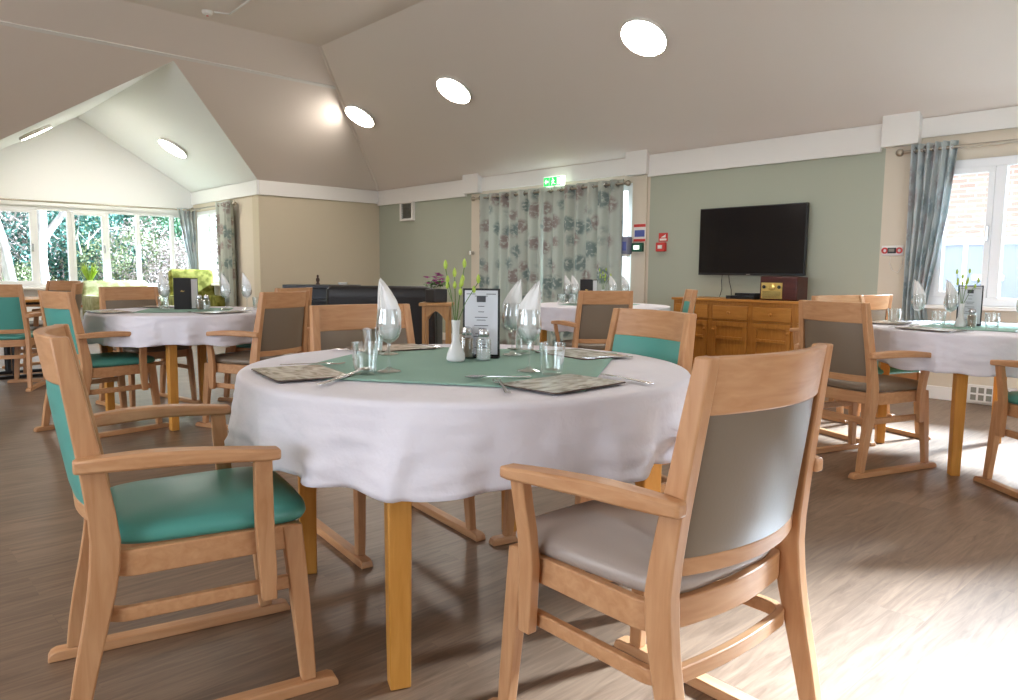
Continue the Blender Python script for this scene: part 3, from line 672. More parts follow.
def make_fork():
    t = thing('table_fork', cat='cutlery')
    cutlery_blade([(-.10, .006, .0), (-.09, .008, .0002), (-.02, .0035, .003), (.035, .003, .005)]).build('handle', M['steel'], t, ang=50)
    h = cutlery_blade([(.0355, .0035, .005), (.045, .010, .003), (.055, .0115, .002)])
    for k in range(4):
        x = -.0095+k*.0063; h.loft([[(x-.0014, y, z), (x+.0014, y, z), (x+.0012, y, z+.0016), (x-.0012, y, z+.0016)] for y, z in ((.054, .002), (.075, .0015), (.095, .005))])
    h.build('fork_head', M['steel'], t, ang=50); return t
def make_spoon():
    t = thing('soup_spoon', cat='cutlery')
    cutlery_blade([(-.10, .006, .0), (-.09, .008, .0002), (-.02, .0035, .004), (.030, .003, .006)]).build('handle', M['steel'], t, ang=50)
    secs = []
    for i in range(9):
        s_ = i/8; r = .0205*math.sin(PI*(.04+.92*s_)); y = .030+.062*s_
        secs.append([(r*math.cos(a), y, .0095+.0075*(-math.sin(a)) * math.sin(PI*(.04+.92*s_)) if math.sin(a) > 0 else .0095) for a in [2*PI*k/16 for k in range(16)]])
    MB().loft(secs).build('spoon_bowl', M['steel'], t, ang=60); return t
P_ = dict(wine=make_wineglass(), tumbler=make_tumbler(), vase=make_vase(), sprig=make_sprig(1), salt=make_shaker('saltmat'), pepper=make_shaker('pepmat'), menu=make_menu(), folder=make_folder(), mat=make_mat(), knife=make_knife(), fork=make_fork(), spoon=make_spoon(), napkin=make_napkin(1))
ZT = .7585
for k_, f_ in (('tumbler', 1.12), ('vase', 1.1), ('salt', 1.2), ('pepper', 1.2), ('menu', 1.09)): P_[k_].scale = (f_, f_, f_)
def put(kind, x, y, deg, label, group=None, dz=0.0, z=None):
    return place(kind, P_[kind], (x, y, (ZT if z is None else z)+dz), -math.radians(deg), label, group)
def setting(cx, cy, deg, at_radius=.50):
    """local frame of a place setting: returns function (right, towards centre) -> world x, y ; deg = heading of the diner"""
    a = math.radians(deg); f = (math.sin(a), math.cos(a)); r = (math.cos(a), -math.sin(a))
    ox, oy = cx-f[0]*at_radius, cy-f[1]*at_radius
    return lambda u, v: (ox+r[0]*u+f[0]*v, oy+r[1]*u+f[1]*v)
CAM_DEG = -47.3
# ---- nearest table
NX, NY = -1.84, 1.47
for deg, nm, rad, off in ((10, 'by the near teal chair', .505, -.0), (268, 'by the near grey chair', .52, -.02), (188, 'before the teal-backed chair', .50, -.02), (99, 'before the taupe-backed chair', .50, -.0)):
    L_ = setting(NX, NY, deg, rad); px_, py_ = L_(off, 0)
    if deg == 268: px_, py_ = -1.312, 1.405
    put('mat', px_, py_, deg, 'landscape print placemat on the nearest table '+nm, 'placemats on the nearest table')
L_ = setting(NX, NY, 10, .505)
put('knife', *L_(.17, .05), -35, 'knife lying tilted beside the placemat at the near teal chair', 'cutlery on the nearest table', dz=.001)
put('spoon', *L_(.10, .125), -28, 'spoon beside the tumbler near the left front placemat', 'cutlery on the nearest table', dz=.001)
put('fork', *L_(-.155, .09), 34, 'fork at the left end of the placemat at the near teal chair', 'cutlery on the nearest table', dz=.001)
L_ = setting(NX, NY, 268, .52)
put('fork', -1.375, 1.245, 303, 'fork on the white cloth at the left front of the central front placemat', 'cutlery on the nearest table', dz=.001)
put('spoon', -1.49, 1.33, 200, 'dark spoon on the green topper above the front fork', 'cutlery on the nearest table', dz=.001)
put('knife', -1.255, 1.60, 100, 'knife on the right of the front placemat', 'cutlery on the nearest table', dz=.001)
L_ = setting(NX, NY, 188, .50)
put('fork', *L_(-.16, .0), 198, 'fork right of the placemat before the teal-backed chair', 'cutlery on the nearest table', dz=.001)
put('spoon', *L_(.13, .115), 250, 'spoon behind the tumbler on the right of the nearest table', 'cutlery on the nearest table', dz=.001)
L_ = setting(NX, NY, 99, .50)
put('knife', *L_(.155, .01), 80, 'knife at the left back of the nearest table', 'cutlery on the nearest table', dz=.001)
put('fork', *L_(-.16, .03), 105, 'fork at the back of the nearest table near the flower vase', 'cutlery on the nearest table', dz=.001)
for x, y, lb, rz in ((-1.795, 1.185, 'wine glass at the left front of the green topper', -47), (-2.17, 1.43, 'wine glass standing behind the left front wine glass', -20),
                 (-1.885, 1.755, 'left one of the two wine glasses right of the menu', -47), (-1.545, 1.505, 'right one of the two wine glasses right of the menu, nearest the front', -60)):
    put('wine', x, y, 0, lb, 'wine glasses on the nearest table')
    put('napkin', x, y, CAM_DEG+(0 if x < -1.9 or y < 1.3 else 180), 'white napkin in the '+lb.replace(' of the two wine glasses right of the menu', ' wine glass right of the menu').replace(', nearest the front', ''), 'napkins on the nearest table')
for x, y, lb in ((-1.795, 1.105, 'fluted tumbler at the left front of the green topper'), (-2.22, 1.40, 'fluted tumbler behind the left front wine glass'),
                 (-1.46, 1.515, 'fluted tumbler at the front placemat, right of the wine glass'), (-1.90, 1.83, 'fluted tumbler behind the pair of wine glasses')):
    put('tumbler', x, y, 20, lb, 'tumblers on the nearest table')
put('vase', -1.875, 1.495, 0, 'slim white vase in the middle of the nearest table', 'white bud vases')
put('sprig', -1.875, 1.495, -43, 'stems with lime green buds in the vase of the nearest table', 'flower stems')
put('pepper', -1.915, 1.575, 0, 'pepper shaker with brown pepper beside the nearest vase', 'shakers')
put('salt', -1.83, 1.575, 0, 'salt shaker with steel lid in front of the framed menu', 'shakers')
put('menu', -1.90, 1.625, -40, 'black framed menu with white printed sheet on the nearest table', 'menu stands')
# ---- left table
put('folder', -5.50, 1.88, -68, 'black menu folder with gilt emblem standing on the left table', 'menu folders')
for x, y, lb in ((-5.56, 1.78, 'wine glass left of the black menu on the left table'), (-5.75, 1.83, 'wine glass farthest left on the left table'), (-5.32, 2.12, 'wine glass right of the menu on the left table'), (-5.23, 2.24, 'rightmost wine glass of the left table')):
    put('wine', x, y, 0, lb, 'wine glasses on the left table'); put('napkin', x, y, CAM_DEG, 'folded napkin in the '+lb, 'napkins on the left table')
for x, y, lb in ((-5.66, 1.80, 'tumbler at the left of the left table'), (-5.18, 2.30, 'tumbler at the right end of the left table')): put('tumbler', x, y, 0, lb, 'tumblers on the left table')
put('pepper', -5.36, 1.95, 0, 'pepper shaker right of the black menu on the left table', 'shakers'); put('salt', -5.31, 1.98, 0, 'salt shaker right of the black menu on the left table', 'shakers')
for deg, nm in ((356, 'before the dark teal chair'), (262, 'before the tall taupe-backed chair'), (92, 'on the window side')):
    L_ = setting(-5.48, 1.88, deg, .50); put('mat', *L_(0, 0), deg, 'placemat on the left table '+nm, 'placemats on the left table'); put('knife', *L_(.17, 0), deg, 'knife on the left table '+nm, 'cutlery on the left table', dz=.001); put('fork', *L_(-.17, 0), deg, 'fork on the left table '+nm, 'cutlery on the left table', dz=.001)
# ---- right table
for x, y, lb in ((-1.55, 4.66, 'wine glass at the left of the right table'), (-1.40, 4.72, 'wine glass left of the vase on the right table'), (-1.02, 4.60, 'wine glass at the right edge of the picture')):
    put('wine', x, y, 0, lb, 'wine glasses on the right table'); put('napkin', x, y, CAM_DEG, 'folded napkin in the '+lb, 'napkins on the right table')
for x, y, lb in ((-1.70, 4.72, 'tumbler at the left end of the right table'), (-1.42, 4.60, 'tumbler left of the vase on the right table'), (-1.18, 4.68, 'tumbler right of the vase on the right table')): put('tumbler', x, y, 0, lb, 'tumblers on the right table')
put('vase', -1.345, 4.72, 0, 'slim white vase on the right table', 'white bud vases'); put('sprig', -1.345, 4.72, -10, 'green stems in the vase of the right table', 'flower stems')
put('pepper', -1.295, 4.74, 0, 'pepper shaker right of the vase on the right table', 'shakers')
put('menu', -1.355, 4.90, -15, 'grey backed menu stand behind the vase on the right table', 'menu stands')
for deg, nm in ((16, 'before the taupe chair'), (300, 'at the right edge'), (82, 'at the left side')):
    L_ = setting(-1.25, 4.85, deg, .50); put('mat', *L_(0, 0), deg, 'placemat on the right table '+nm, 'placemats on the right table'); put('knife', *L_(.17, 0), deg, 'knife on the right table '+nm, 'cutlery on the right table', dz=.001); put('fork', *L_(-.17, 0), deg, 'fork on the right table '+nm, 'cutlery on the right table', dz=.001)
# ---- table by the curtains
for x, y, lb in ((-4.68, 5.05, 'leftmost wine glass on the table by the curtains'), (-4.50, 4.95, 'wine glass left of the black menu by the curtains'), (-4.32, 5.26, 'wine glass right of the black menu by the curtains'), (-4.24, 5.34, 'rightmost wine glass on the table by the curtains')):
    put('wine', x, y, 0, lb, 'wine glasses on the table by the curtains'); put('napkin', x, y, CAM_DEG, 'folded napkin in the '+lb, 'napkins on the table by the curtains')
for x, y, lb in ((-4.62, 4.90, 'tumbler at the left of the table by the curtains'), (-4.55, 4.98, 'tumbler nearer the black menu by the curtains')): put('tumbler', x, y, 0, lb, 'tumblers on the table by the curtains')
put('folder', -4.48, 5.08, -45, 'black menu folder standing on the table by the curtains', 'menu folders')
put('vase', -4.40, 5.22, 0, 'small vase on the table by the curtains', 'white bud vases'); put('sprig', -4.40, 5.22, -45, 'green stems in the vase by the curtains', 'flower stems')

# ------------------------------------------------------------------ sideboard and the things on it
SBX0, SBX1, SBY = -4.50, -2.72, 6.45
sb = thing('sideboard', ((SBX0+SBX1)/2, SBY, 0), 0, 'honey pine sideboard with drawers over panelled doors, under the television', 'sideboard')
hw = (SBX1-SBX0)/2
MB().box(-hw-.0, hw, -.02, YN-SBY-.02, .775, .80).build('sideboard_top', M['pine'], sb, bevel=.004)
c = MB(); c.box(-hw+.02, hw-.02, .012, YN-SBY-.03, .06, .775); c.build('carcass', M['pine_v'], sb, smooth=False)
c = MB(); c.box(-hw+.02, hw-.02, 0, .012, .74, .775); c.box(-hw+.02, hw-.02, 0, .012, .06, .12); c.box(-hw+.02, hw-.02, 0, .012, .585, .60)
NB = 4; bw_ = (2*hw-.04)/NB
for i in range(NB+1): x = -hw+.02+i*bw_; c.box(max(-hw+.02, x-.025), min(hw-.02, x+.025), -.001, .012, .06, .775)
c.build('face_frame', M['pine_v'], sb, smooth=False)
c = MB(); c.box(-hw+.03, hw-.03, .02, .40, 0, .06); c.build('plinth', M['pine'], sb, smooth=False)
for i in range(NB):
    x0, x1 = -hw+.02+i*bw_+.028, -hw+.02+(i+1)*bw_-.028; xc = (x0+x1)/2
    dr = box(x0, x1, -.014, .010, .603, .737).build('drawer', M['pine'], sb, bevel=.005)
    MB().lathe([(.006, 0), (.006, .010), (.015, .016), (.017, .022), (.012, .029), (.001, .031)], 14).build('knob', M['pine'], dr).matrix_local = Matrix.Translation((xc, -.014, .670)) @ Matrix.Rotation(PI/2, 4, 'X')
    q = MB(); z0, z1 = .123, .582; f_ = .045
    q.box(x0, x1, -.012, .010, z0, z0+f_); q.box(x0, x1, -.012, .010, z1-f_, z1); q.box(x0, x0+f_, -.012, .010, z0+f_, z1-f_); q.box(x1-f_, x1, -.012, .010, z0+f_, z1-f_); q.box(x0+f_, x1-f_, -.014, .010, .405, .435); q.box(x0+f_, x1-f_, 0.0, .008, z0+f_, z1-f_)
    dd = q.build('door', M['pine_v'], sb, bevel=.003, smooth=False)
    MB().lathe([(.005, 0), (.005, .008), (.013, .014), (.014, .019), (.001, .026)], 12).build('knob', M['pine'], dd).matrix_local = Matrix.Translation((x0+.022 if i % 2 else x1-.022, -.012, .50)) @ Matrix.Rotation(PI/2, 4, 'X')
# radio
rd = thing('wooden_radio', (-3.40, 6.66, .80), 0, 'old dark mahogany radio with round brass dial, on the right of the sideboard top', 'radio')
box(-.185, .185, -.11, .11, 0, .225).build('radio_case', M['darkwood'], rd, bevel=.012)
c = MB(); c.box(-.165, .045, -.116, -.1105, .015, .165); fp = c.build('dial_plate', M['brass'], rd, smooth=False)
for x, r_, nm in ((-.06, .034, 'dial'), (-.135, .016, 'knob'), (.015, .016, 'knob')):
    o = MB().lathe([(r_, 0), (r_, .008), (r_*.75, .012), (r_*.35, .012), (r_*.3, .018), (.001, .018)], 20).build(nm, M['brass'] if r_ > .02 else M['black'], fp); o.matrix_local = Matrix.Translation((x, -.1165, .125)) @ Matrix.Rotation(PI/2, 4, 'X')
c = MB()
for k in range(6): c.box(-.15, .03, -.1175, -.1165, .022+k*.011, .026+k*.011)
c.build('grille', M['black'], fp, smooth=False)
pl_ = thing('media_player', (-3.80, 6.66, .80), 0, 'flat black media player box left of the radio', 'media player', None)
box(-.15, .15, -.10, .10, 0, .032).build('player_case', M['black'], pl_, bevel=.004)
box(-.10, .10, -.1015, -.1005, .010, .022).build('player_front', M['screen'], pl_, smooth=False)
p2 = thing('set_top_box', (-3.76, 6.67, .833), 0, 'smaller black box stacked on the media player', 'set-top box')
box(-.11, .11, -.08, .08, 0, .026).build('box_case', M['black'], p2, bevel=.003); box(-.05, .05, -.0815, -.0805, .008, .018).build('box_front', M['screen'], p2, smooth=False)
# television on the wall
tv = thing('television', (-3.875, 6.86, 1.03), 0, 'large black flat television mounted on the sage green wall', 'television')
TW, TH = 1.165, .69
c = MB(); c.box(-TW/2, TW/2, -.02, .02, 0, TH); c.build('tv_housing', M['black'], tv, bevel=.005)
box(-TW/2+.012, TW/2-.012, -.0225, -.0205, .022, TH-.012).build('tv_screen', M['screen'], tv, smooth=False)
box(-.22, .22, .02, .058, .2, .5).build('wall_bracket', M['black'], tv, smooth=False)
box(-.022, .022, -.0225, -.0205, .004, .014).build('maker_badge', M['steel'], tv, smooth=False)
for xs, lb in (((-4.20, -4.21, -4.20, -4.195), 'left thin black cable hanging from the television'), ((-4.13, -4.12, -4.09, -4.06), 'right curved black cable hanging from the television')):
    pts = [(xs[0], 6.895, 1.06), (xs[1], 6.90, .97), (xs[2], 6.895, .88), (xs[3], 6.85, .806)]
    tag(MB().tube(pts, .004, 6).build('cable', M['black']), lb, 'cable', 'television cables')

# ------------------------------------------------------------------ fittings on the walls
v = thing('wall_vent', (-9.89, YN, 1.99), 0, 'small square louvred vent high on the left green wall', 'vent')
c = MB(); c.box(-.18, .18, -.05, 0, -.155, -.12); c.box(-.18, .18, -.05, 0, .12, .155); c.box(-.18, -.14, -.05, 0, -.12, .12); c.box(.14, .18, -.05, 0, -.12, .12); c.build('vent_frame', M['white'], v, bevel=.004, smooth=False)
c = MB()
for k in range(9): z = -.108+k*.027; c.add([(-.14, -.04, z-.009), (.14, -.04, z-.009), (.14, -.012, z+.009), (-.14, -.012, z+.009), (-.14, -.037, z-.012), (.14, -.037, z-.012), (.14, -.009, z+.006), (-.14, -.009, z+.006)], [(0, 1, 2, 3), (4, 5, 6, 7), (0, 1, 5, 4), (2, 3, 7, 6)])
c.box(-.14, .14, -.006, -.001, -.12, .12); c.build('louvres', M['vent'], v, smooth=False)
ex = thing('exit_sign', (-6.56, YN-.12, 2.11), 0, 'green and white emergency exit sign above the leaf print curtains', 'sign')
box(-.17, .17, -.02, .02, 0, .125).build('sign_box', M['exitwhite'], ex, bevel=.003)
g = MB()
g.box(-.163, -.072, -.0225, -.0205, .008, .117); g.box(-.066, .058, -.0225, -.0205, .008, .117); g.box(.064, .125, -.0225, -.0205, .008, .117); g.build('green_panels', M['exitgreen'], ex, smooth=False)
wv = MB()
wv.add([(-.150, -.0232, .0625), (-.118, -.0232, .098), (-.118, -.0232, .027)], [(0, 1, 2)]); wv.box(-.118, -.082, -.0234, -.0228, .050, .075)                       # arrow
wv.lathe([(.001, 0), (.010, 0), (.010, .0006), (.001, .0006)], 12, c=(0, 0, 0))
wv.v = [p for p in wv.v]
fg = MB()
def seg(a, b, w_):
    d_ = Vector((b[0]-a[0], b[1]-a[1])); n_ = Vector((-d_.y, d_.x)).normalized()*w_/2
    fg.add([(a[0]-n_.x, -.0232, a[1]-n_.y), (a[0]+n_.x, -.0232, a[1]+n_.y), (b[0]+n_.x, -.0232, b[1]+n_.y), (b[0]-n_.x, -.0232, b[1]-n_.y)], [(0, 1, 2, 3)])
seg((0, .085), (.004, .052), .016); seg((.004, .052), (-.022, .036), .010); seg((-.022, .036), (-.022, .014), .009); seg((.004, .052), (.022, .034), .010); seg((.022, .034), (.044, .030), .009)
seg((0, .082), (-.026, .068), .008); seg((0, .082), (.026, .066), .008); seg((-.026, .068), (-.030, .052), .007)
fg.add([(-.006+.010*math.cos(k*PI/5), -.0232, .100+.010*math.sin(k*PI/5)) for k in range(10)], [tuple(range(10))])
fg.build('running_figure', M['exitwhite'], ex, smooth=False)
ar = MB().add([(-.150, -.0232, .0625), (-.118, -.0232, .098), (-.118, -.0232, .027)], [(0, 1, 2)]); ar.add([(-.118, -.0232, .050), (-.082, -.0232, .050), (-.082, -.0232, .075), (-.118, -.0232, .075)], [(0, 1, 2, 3)]); ar.build('arrow', M['exitwhite'], ex, smooth=False)
dr_ = MB().add([(.074, -.0232, .018), (.115, -.0232, .018), (.115, -.0232, .108), (.074, -.0232, .108)], [(0, 1, 2, 3)]); dr_.build('door_symbol', M['exitwhite'], ex, smooth=False)
# notices and call points by the pier
n1 = thing('fire_notice', (-5.275, YN-.034, 1.40), 0, 'red edged notice with blue middle on the cream pier', 'notice')
box(-.085, .085, -.006, 0, 0, .20).build('notice_card', M['white'], n1, smooth=False); box(-.083, .083, -.008, -.0062, .165, .198).build('red_band', M['red'], n1, smooth=False); box(-.083, .083, -.008, -.0062, .002, .030).build('red_band', M['red'], n1, smooth=False); box(-.07, .07, -.008, -.0062, .055, .13).build('blue_panel', M['blue'], n1, smooth=False)
n2 = thing('door_release', (-5.285, YN-.03, 1.285), 0, 'dark green emergency door release box below the red edged notice', 'door release')
box(-.07, .07, -.05, 0, 0, .10).build('release_case', M['greenbox'], n2, bevel=.006); box(-.04, .04, -.053, -.0505, .025, .072).build('press_plate', M['exitwhite'], n2, smooth=False)
n3 = thing('hand_gel_dispenser', (-5.43, YN-.03, 1.26), 0, 'grey blue dispenser at the edge of the curtained door', 'dispenser')
box(-.05, .05, -.09, 0, 0, .20).build('dispenser_body', M['bluegrey'], n3, bevel=.015); box(-.03, .03, -.094, -.0905, .04, .14).build('label_panel', M['blue'], n3, smooth=False); box(-.035, .035, -.08, -.02, -.03, 0).build('drip_tray', M['white'], n3, bevel=.004)
n4 = thing('fire_call_point', (-4.985, YN, 1.285), 0, 'red fire alarm call point on the green wall left of the television', 'fire call point')
box(-.06, .06, -.045, 0, 0, .10).build('call_point_case', M['red'], n4, bevel=.006); box(-.03, .03, -.048, -.0455, .03, .07).build('press_glass', M['white'], n4, smooth=False)
n5 = thing('fire_action_card', (-4.975, YN, 1.395), 0, 'small red and white card directly above the red call point', 'notice')
box(-.06, .06, -.004, 0, 0, .095).build('card', M['red'], n5, smooth=False); c = MB(); c.box(-.045, .045, -.006, -.0042, .012, .034); c.add([(-.03, -.006, .045), (.035, -.006, .045), (.035, -.006, .08)], [(0, 1, 2)]); c.build('white_print', M['white'], n5, smooth=False)
n6 = thing('door_closer_knob', (-8.245, YN-.03, 1.305), 0, 'round metal tieback knob on the cream strip left of the curtains', 'tieback')
o = MB().lathe([(.014, 0), (.010, .03), (.012, .045), (.036, .055), (.036, .066), (.001, .070)], 18).build('knob_disc', M['steel'], n6); o.matrix_local = Matrix.Rotation(PI/2, 4, 'X')
o = MB().lathe([(.030, 0), (.030, .006), (.001, .008)], 18).build('wall_plate', M['bronze'], n6); o.matrix_local = Matrix.Rotation(PI/2, 4, 'X')
n7 = thing('nurse_call_unit', (-2.54, YN, 1.26), 0, 'nurse call panel with two round red rings on the cream pier', 'call panel'); n7.scale = (.8, 1, .8)
box(-.115, .115, -.012, 0, -.055, .055).build('backplate', M['white'], n7, bevel=.01); box(-.045, .045, -.03, -.0125, -.03, .03).build('call_unit', M['black'], n7, bevel=.006); box(-.03, .03, -.032, -.0302, -.012, .02).build('display', M['vent'], n7, smooth=False)
for s in (-1, 1):
    o = MB().lathe([(.018, 0), (.034, 0), (.034, .012), (.018, .012)], 20).build('red_ring', M['red'], n7); o.matrix_local = Matrix.Translation((s*.075, -.0125, 0)) @ Matrix.Rotation(PI/2, 4, 'X')
MB().tube([(-.005, -.02, -.05), (-.015, -.02, -.14), (.015, -.025, -.21), (.075, -.02, -.24), (.115, -.02, -.16), (.12, -.02, -.06)], .003, 6).build('cord', M['white'], n7)
n8 = tag(MB().lathe([(.004, .06), (.010, .055), (.014, .03), (.012, 0), (.001, -.004)], 12).build('pull_toggle', M['red'], loc=(-2.372, YN-.02, 1.18)), 'small red pull toggle beside the right curtain', 'pull toggle')
hv = thing('floor_vent', (-1.60, YN-.02, 0), 0, 'low white grille on the wall behind the right table leg', 'vent')
box(-.27, .27, -.035, 0, .02, .16).build('grille_frame', M['white'], hv, bevel=.004)
c = MB()
for k in range(9):
    for j in range(2): c.box(-.245+k*.056, -.205+k*.056, -.037, -.0355, .035+j*.06, .080+j*.06)
c.build('grille_slots', M['vent'], hv, smooth=False)

# ------------------------------------------------------------------ curtains
def curtain_sheet(x0, x1, z0, z1, folds, amp, seed, flare=None, n=220, nz=24, axis='y'):
    rnd = random.Random(seed); v = []; uv = []; ph = rnd.uniform(0, 6)
    for j in range(nz+1):
        s_ = j/nz; z = lerp(z1, z0, s_)
        for i in range(n+1):
            t = i/n; a0, a1 = (x0, x1) if not flare else flare(s_)
            x = lerp(a0, a1, t); th = 2*PI*folds*t+ph+.5*math.sin(3.1*t*folds*.4+s_)
            y = amp*math.sin(th)*(1-.15*s_)+.22*amp*math.sin(2.3*th+2*s_)+.01*math.sin(7*t+3*s_)
            v.append((x, y, z)); uv.append((t*folds*.23, s_*(z1-z0)))
    f = [(j*(n+1)+i, j*(n+1)+i+1, (j+1)*(n+1)+i+1, (j+1)*(n+1)+i) for j in range(nz) for i in range(n)]
    b = MB().add(v, f); return b, uv
def build_curtain(name, args, matname, loc, rz=0, label=None, group=None):
    b, uv = curtain_sheet(*args[:7], **(args[7] if len(args) > 7 else {}))
    root = thing(name, loc, rz, label, 'curtain', group); o = b.build('curtain_fabric', M[matname], root, ang=80, solid=.003)
    ul = o.data.uv_layers.new(name='UVMap')
    for lp in o.data.loops: ul.data[lp.index].uv = uv[lp.vertex_index]
    return root
def eyelets(root, xs, z, y=0):
    for x in xs:
        r = MB(); n = 14; secs = []
        for k in range(n):
            a = 2*PI*k/n; cy, cz = math.cos(a), math.sin(a)
            secs.append([(x+.005*math.cos(q), y+(.026+.006*math.sin(q))*cy, z+(.026+.006*math.sin(q))*cz) for q in [2*PI*j/6 for j in range(6)]])
        r.loft(secs, close=True).build('eyelet', M['steel'], root)
def pole(name, p0, p1, loc_label, brackets, wall_dir, r=.014):
    root = thing(name, p0, 0, loc_label, 'curtain pole'); d_ = Vector(p1)-Vector(p0)
    MB().tube([(0, 0, 0), d_*.5, d_], r, 12).build('rod', M['bronze'], root)
    u = d_.normalized()
    for e, s in ((Vector((0, 0, 0)), -1), (d_, 1)):
        MB().sphere(tuple(e+u*s*.035), .034, 14, 8).build('finial', M['bronze'], root)
    for t in brackets:
        q = d_*t; MB().tube([q, q+Vector(wall_dir)*.085], .010, 8).build('bracket', M['bronze'], root)
    return root
YC = YN-.11
cA = build_curtain('curtain', (-8.06, -6.70, .03, 2.115, 7, .040, 1), 'curtain', (0, YC, 0), 0, 'left half of the leaf print curtains across the door', 'leaf print door curtains')
eyelets(cA, [-8.0+k*.18 for k in range(7)], 2.065)
cB = build_curtain('curtain', (-6.73, -5.45, .03, 2.115, 7, .040, 5), 'curtain', (0, YC, 0), 0, 'right half of the leaf print curtains, nearer the green cream pier', 'leaf print door curtains')
eyelets(cB, [-6.63+k*.18 for k in range(7)], 2.065)
pole('curtain_pole', (-8.12, YC, 2.062), (-5.44, YC, 2.062), 'metal pole carrying the leaf print door curtains', (.02, .5, .985), (0, 1, 0))
def flareR(s_):
    l = lerp(-2.41, -2.39, s_); r = interp([(0, -2.05), (.4, -2.10), (.7, -2.17), (.9, -2.21), (1, -2.18)], s_)[0]; return l, r
cR = build_curtain('curtain', (0, 0, .62, 2.14, 6, .032, 9, dict(flare=flareR)), 'curtain_pale', (0, YN-.10, 0), 0, 'pale leaf print curtain gathered at the left of the right window')
eyelets(cR, [-2.37+k*.07 for k in range(5)], 2.09)
pole('curtain_pole', (-2.46, YN-.10, 2.085), (1.0, YN-.10, 2.085), 'metal pole with round finial above the right window', (.01, .5, .98), (0, 1, 0))
def flareB(s_):
    return interp([(0, 4.50), (.5, 4.60), (.8, 4.70), (1, 4.68)], s_)[0], 4.80
cW = build_curtain('curtain', (0, 0, .80, 2.08, 4, .03, 4, dict(flare=flareB, n=120)), 'curtain_pale', (XB+.13, 0, 0), 0, 'pale curtain tied back at the right end of the bay window')
for ch in kids(cW):
    for vv in ch.data.vertices: x, y, z = vv.co; vv.co = (y, x, z)
pole('curtain_pole', (XB+.13, 1.5, 2.05), (XB+.13, 4.70, 2.05), 'long pole across the top of the bay window', (.2, .65, .96), (-1, 0, 0))
cS = build_curtain('curtain', (-12.02, -11.46, .06, 2.11, 4, .035, 6), 'curtain', (0, YB1-.10, 0), 0, 'dark leaf print curtain hanging on the bay side wall')
eyelets(cS, [-11.97+k*.15 for k in range(4)], 2.06)
pole('curtain_pole', (-13.1, YB1-.10, 2.055), (-11.42, YB1-.10, 2.055), 'short pole on the bay side wall', (.05, .97), (0, 1, 0))

# ------------------------------------------------------------------ ceiling lights
def make_lamp():
    t = thing('ceiling_light', cat='ceiling light')
    MB().lathe([(.001, 0), (.205, 0), (.219, -.010), (.219, -.040), (.213, -.045), (.208, -.040), (.001, -.040)], 48).build('lamp_rim', M['white'], t)
    MB().lathe([(.001, -.052), (.12, -.051), (.19, -.047), (.206, -.042), (.206, -.0405), (.001, -.0405)], 48).build('diffuser', M['lampwhite'], t)
    return t
LP = make_lamp()
def lamp(p, n, label):
    o = place('lamp', LP, p, 0, label, 'round ceiling lights'); q = Vector(n).normalized().to_track_quat('Z', 'Y'); o.rotation_euler = q.to_euler(); return o
NN = (0, .516, .857)        # outward normals (up through the ceiling)
def nz_(y): return ZW+K*(YN-y)
for x, lb in ((-9.08, 'small round ceiling light at the corner where the slopes meet'), (-7.01, 'middle round ceiling light on the long slope'), (-4.27, 'largest round ceiling light, above the television wall')):
    y = 5.57; lamp((x, y, nz_(y)), NN, lb)
def gz(y): return ZG-abs(y-YG)*(ZG-ZW)/((YB1-YG) if y > YG else (YG-YB0))
yy = 3.98; lamp((-11.76, yy, gz(yy)), (0, .516, .857), 'round light on the right slope of the bay gable')
yy = 2.22; lamp((-11.9, yy, gz(yy)), (0, -.516, .857), 'round light on the left slope of the bay gable')
for x in (-1.6,): lamp((x, 5.57, nz_(5.57)), NN, 'ceiling light above the right table, outside the picture')
for x in (-7.5, -4.3, -1.2): y = -2.65; lamp((x, y, ZW+K*(y-YS)), (0, -.516, .857), 'ceiling light on the slope behind the camera')
sm = thing('smoke_detector', (-8.144, 3.15, ZF), 0, 'small white smoke detector at the top left of the ceiling', 'smoke detector')
MB().lathe([(.055, 0), (.055, -.015), (.045, -.035), (.025, -.045), (.001, -.046)], 20).build('detector_body', M['white'], sm); MB().lathe([(.012, -.0462), (.012, -.052), (.001, -.052)], 10).build('indicator', M['red'], sm)
tag(MB().tube([(-8.10, 3.20, ZF-.008), (-8.045, 3.35, ZF-.008), (-7.5, 3.33, ZF-.008), (-7.0, 3.30, ZF-.008)], .010, 8).build('ceiling_conduit', M['white']), 'thin white conduit running from the smoke detector over the ceiling', 'conduit')

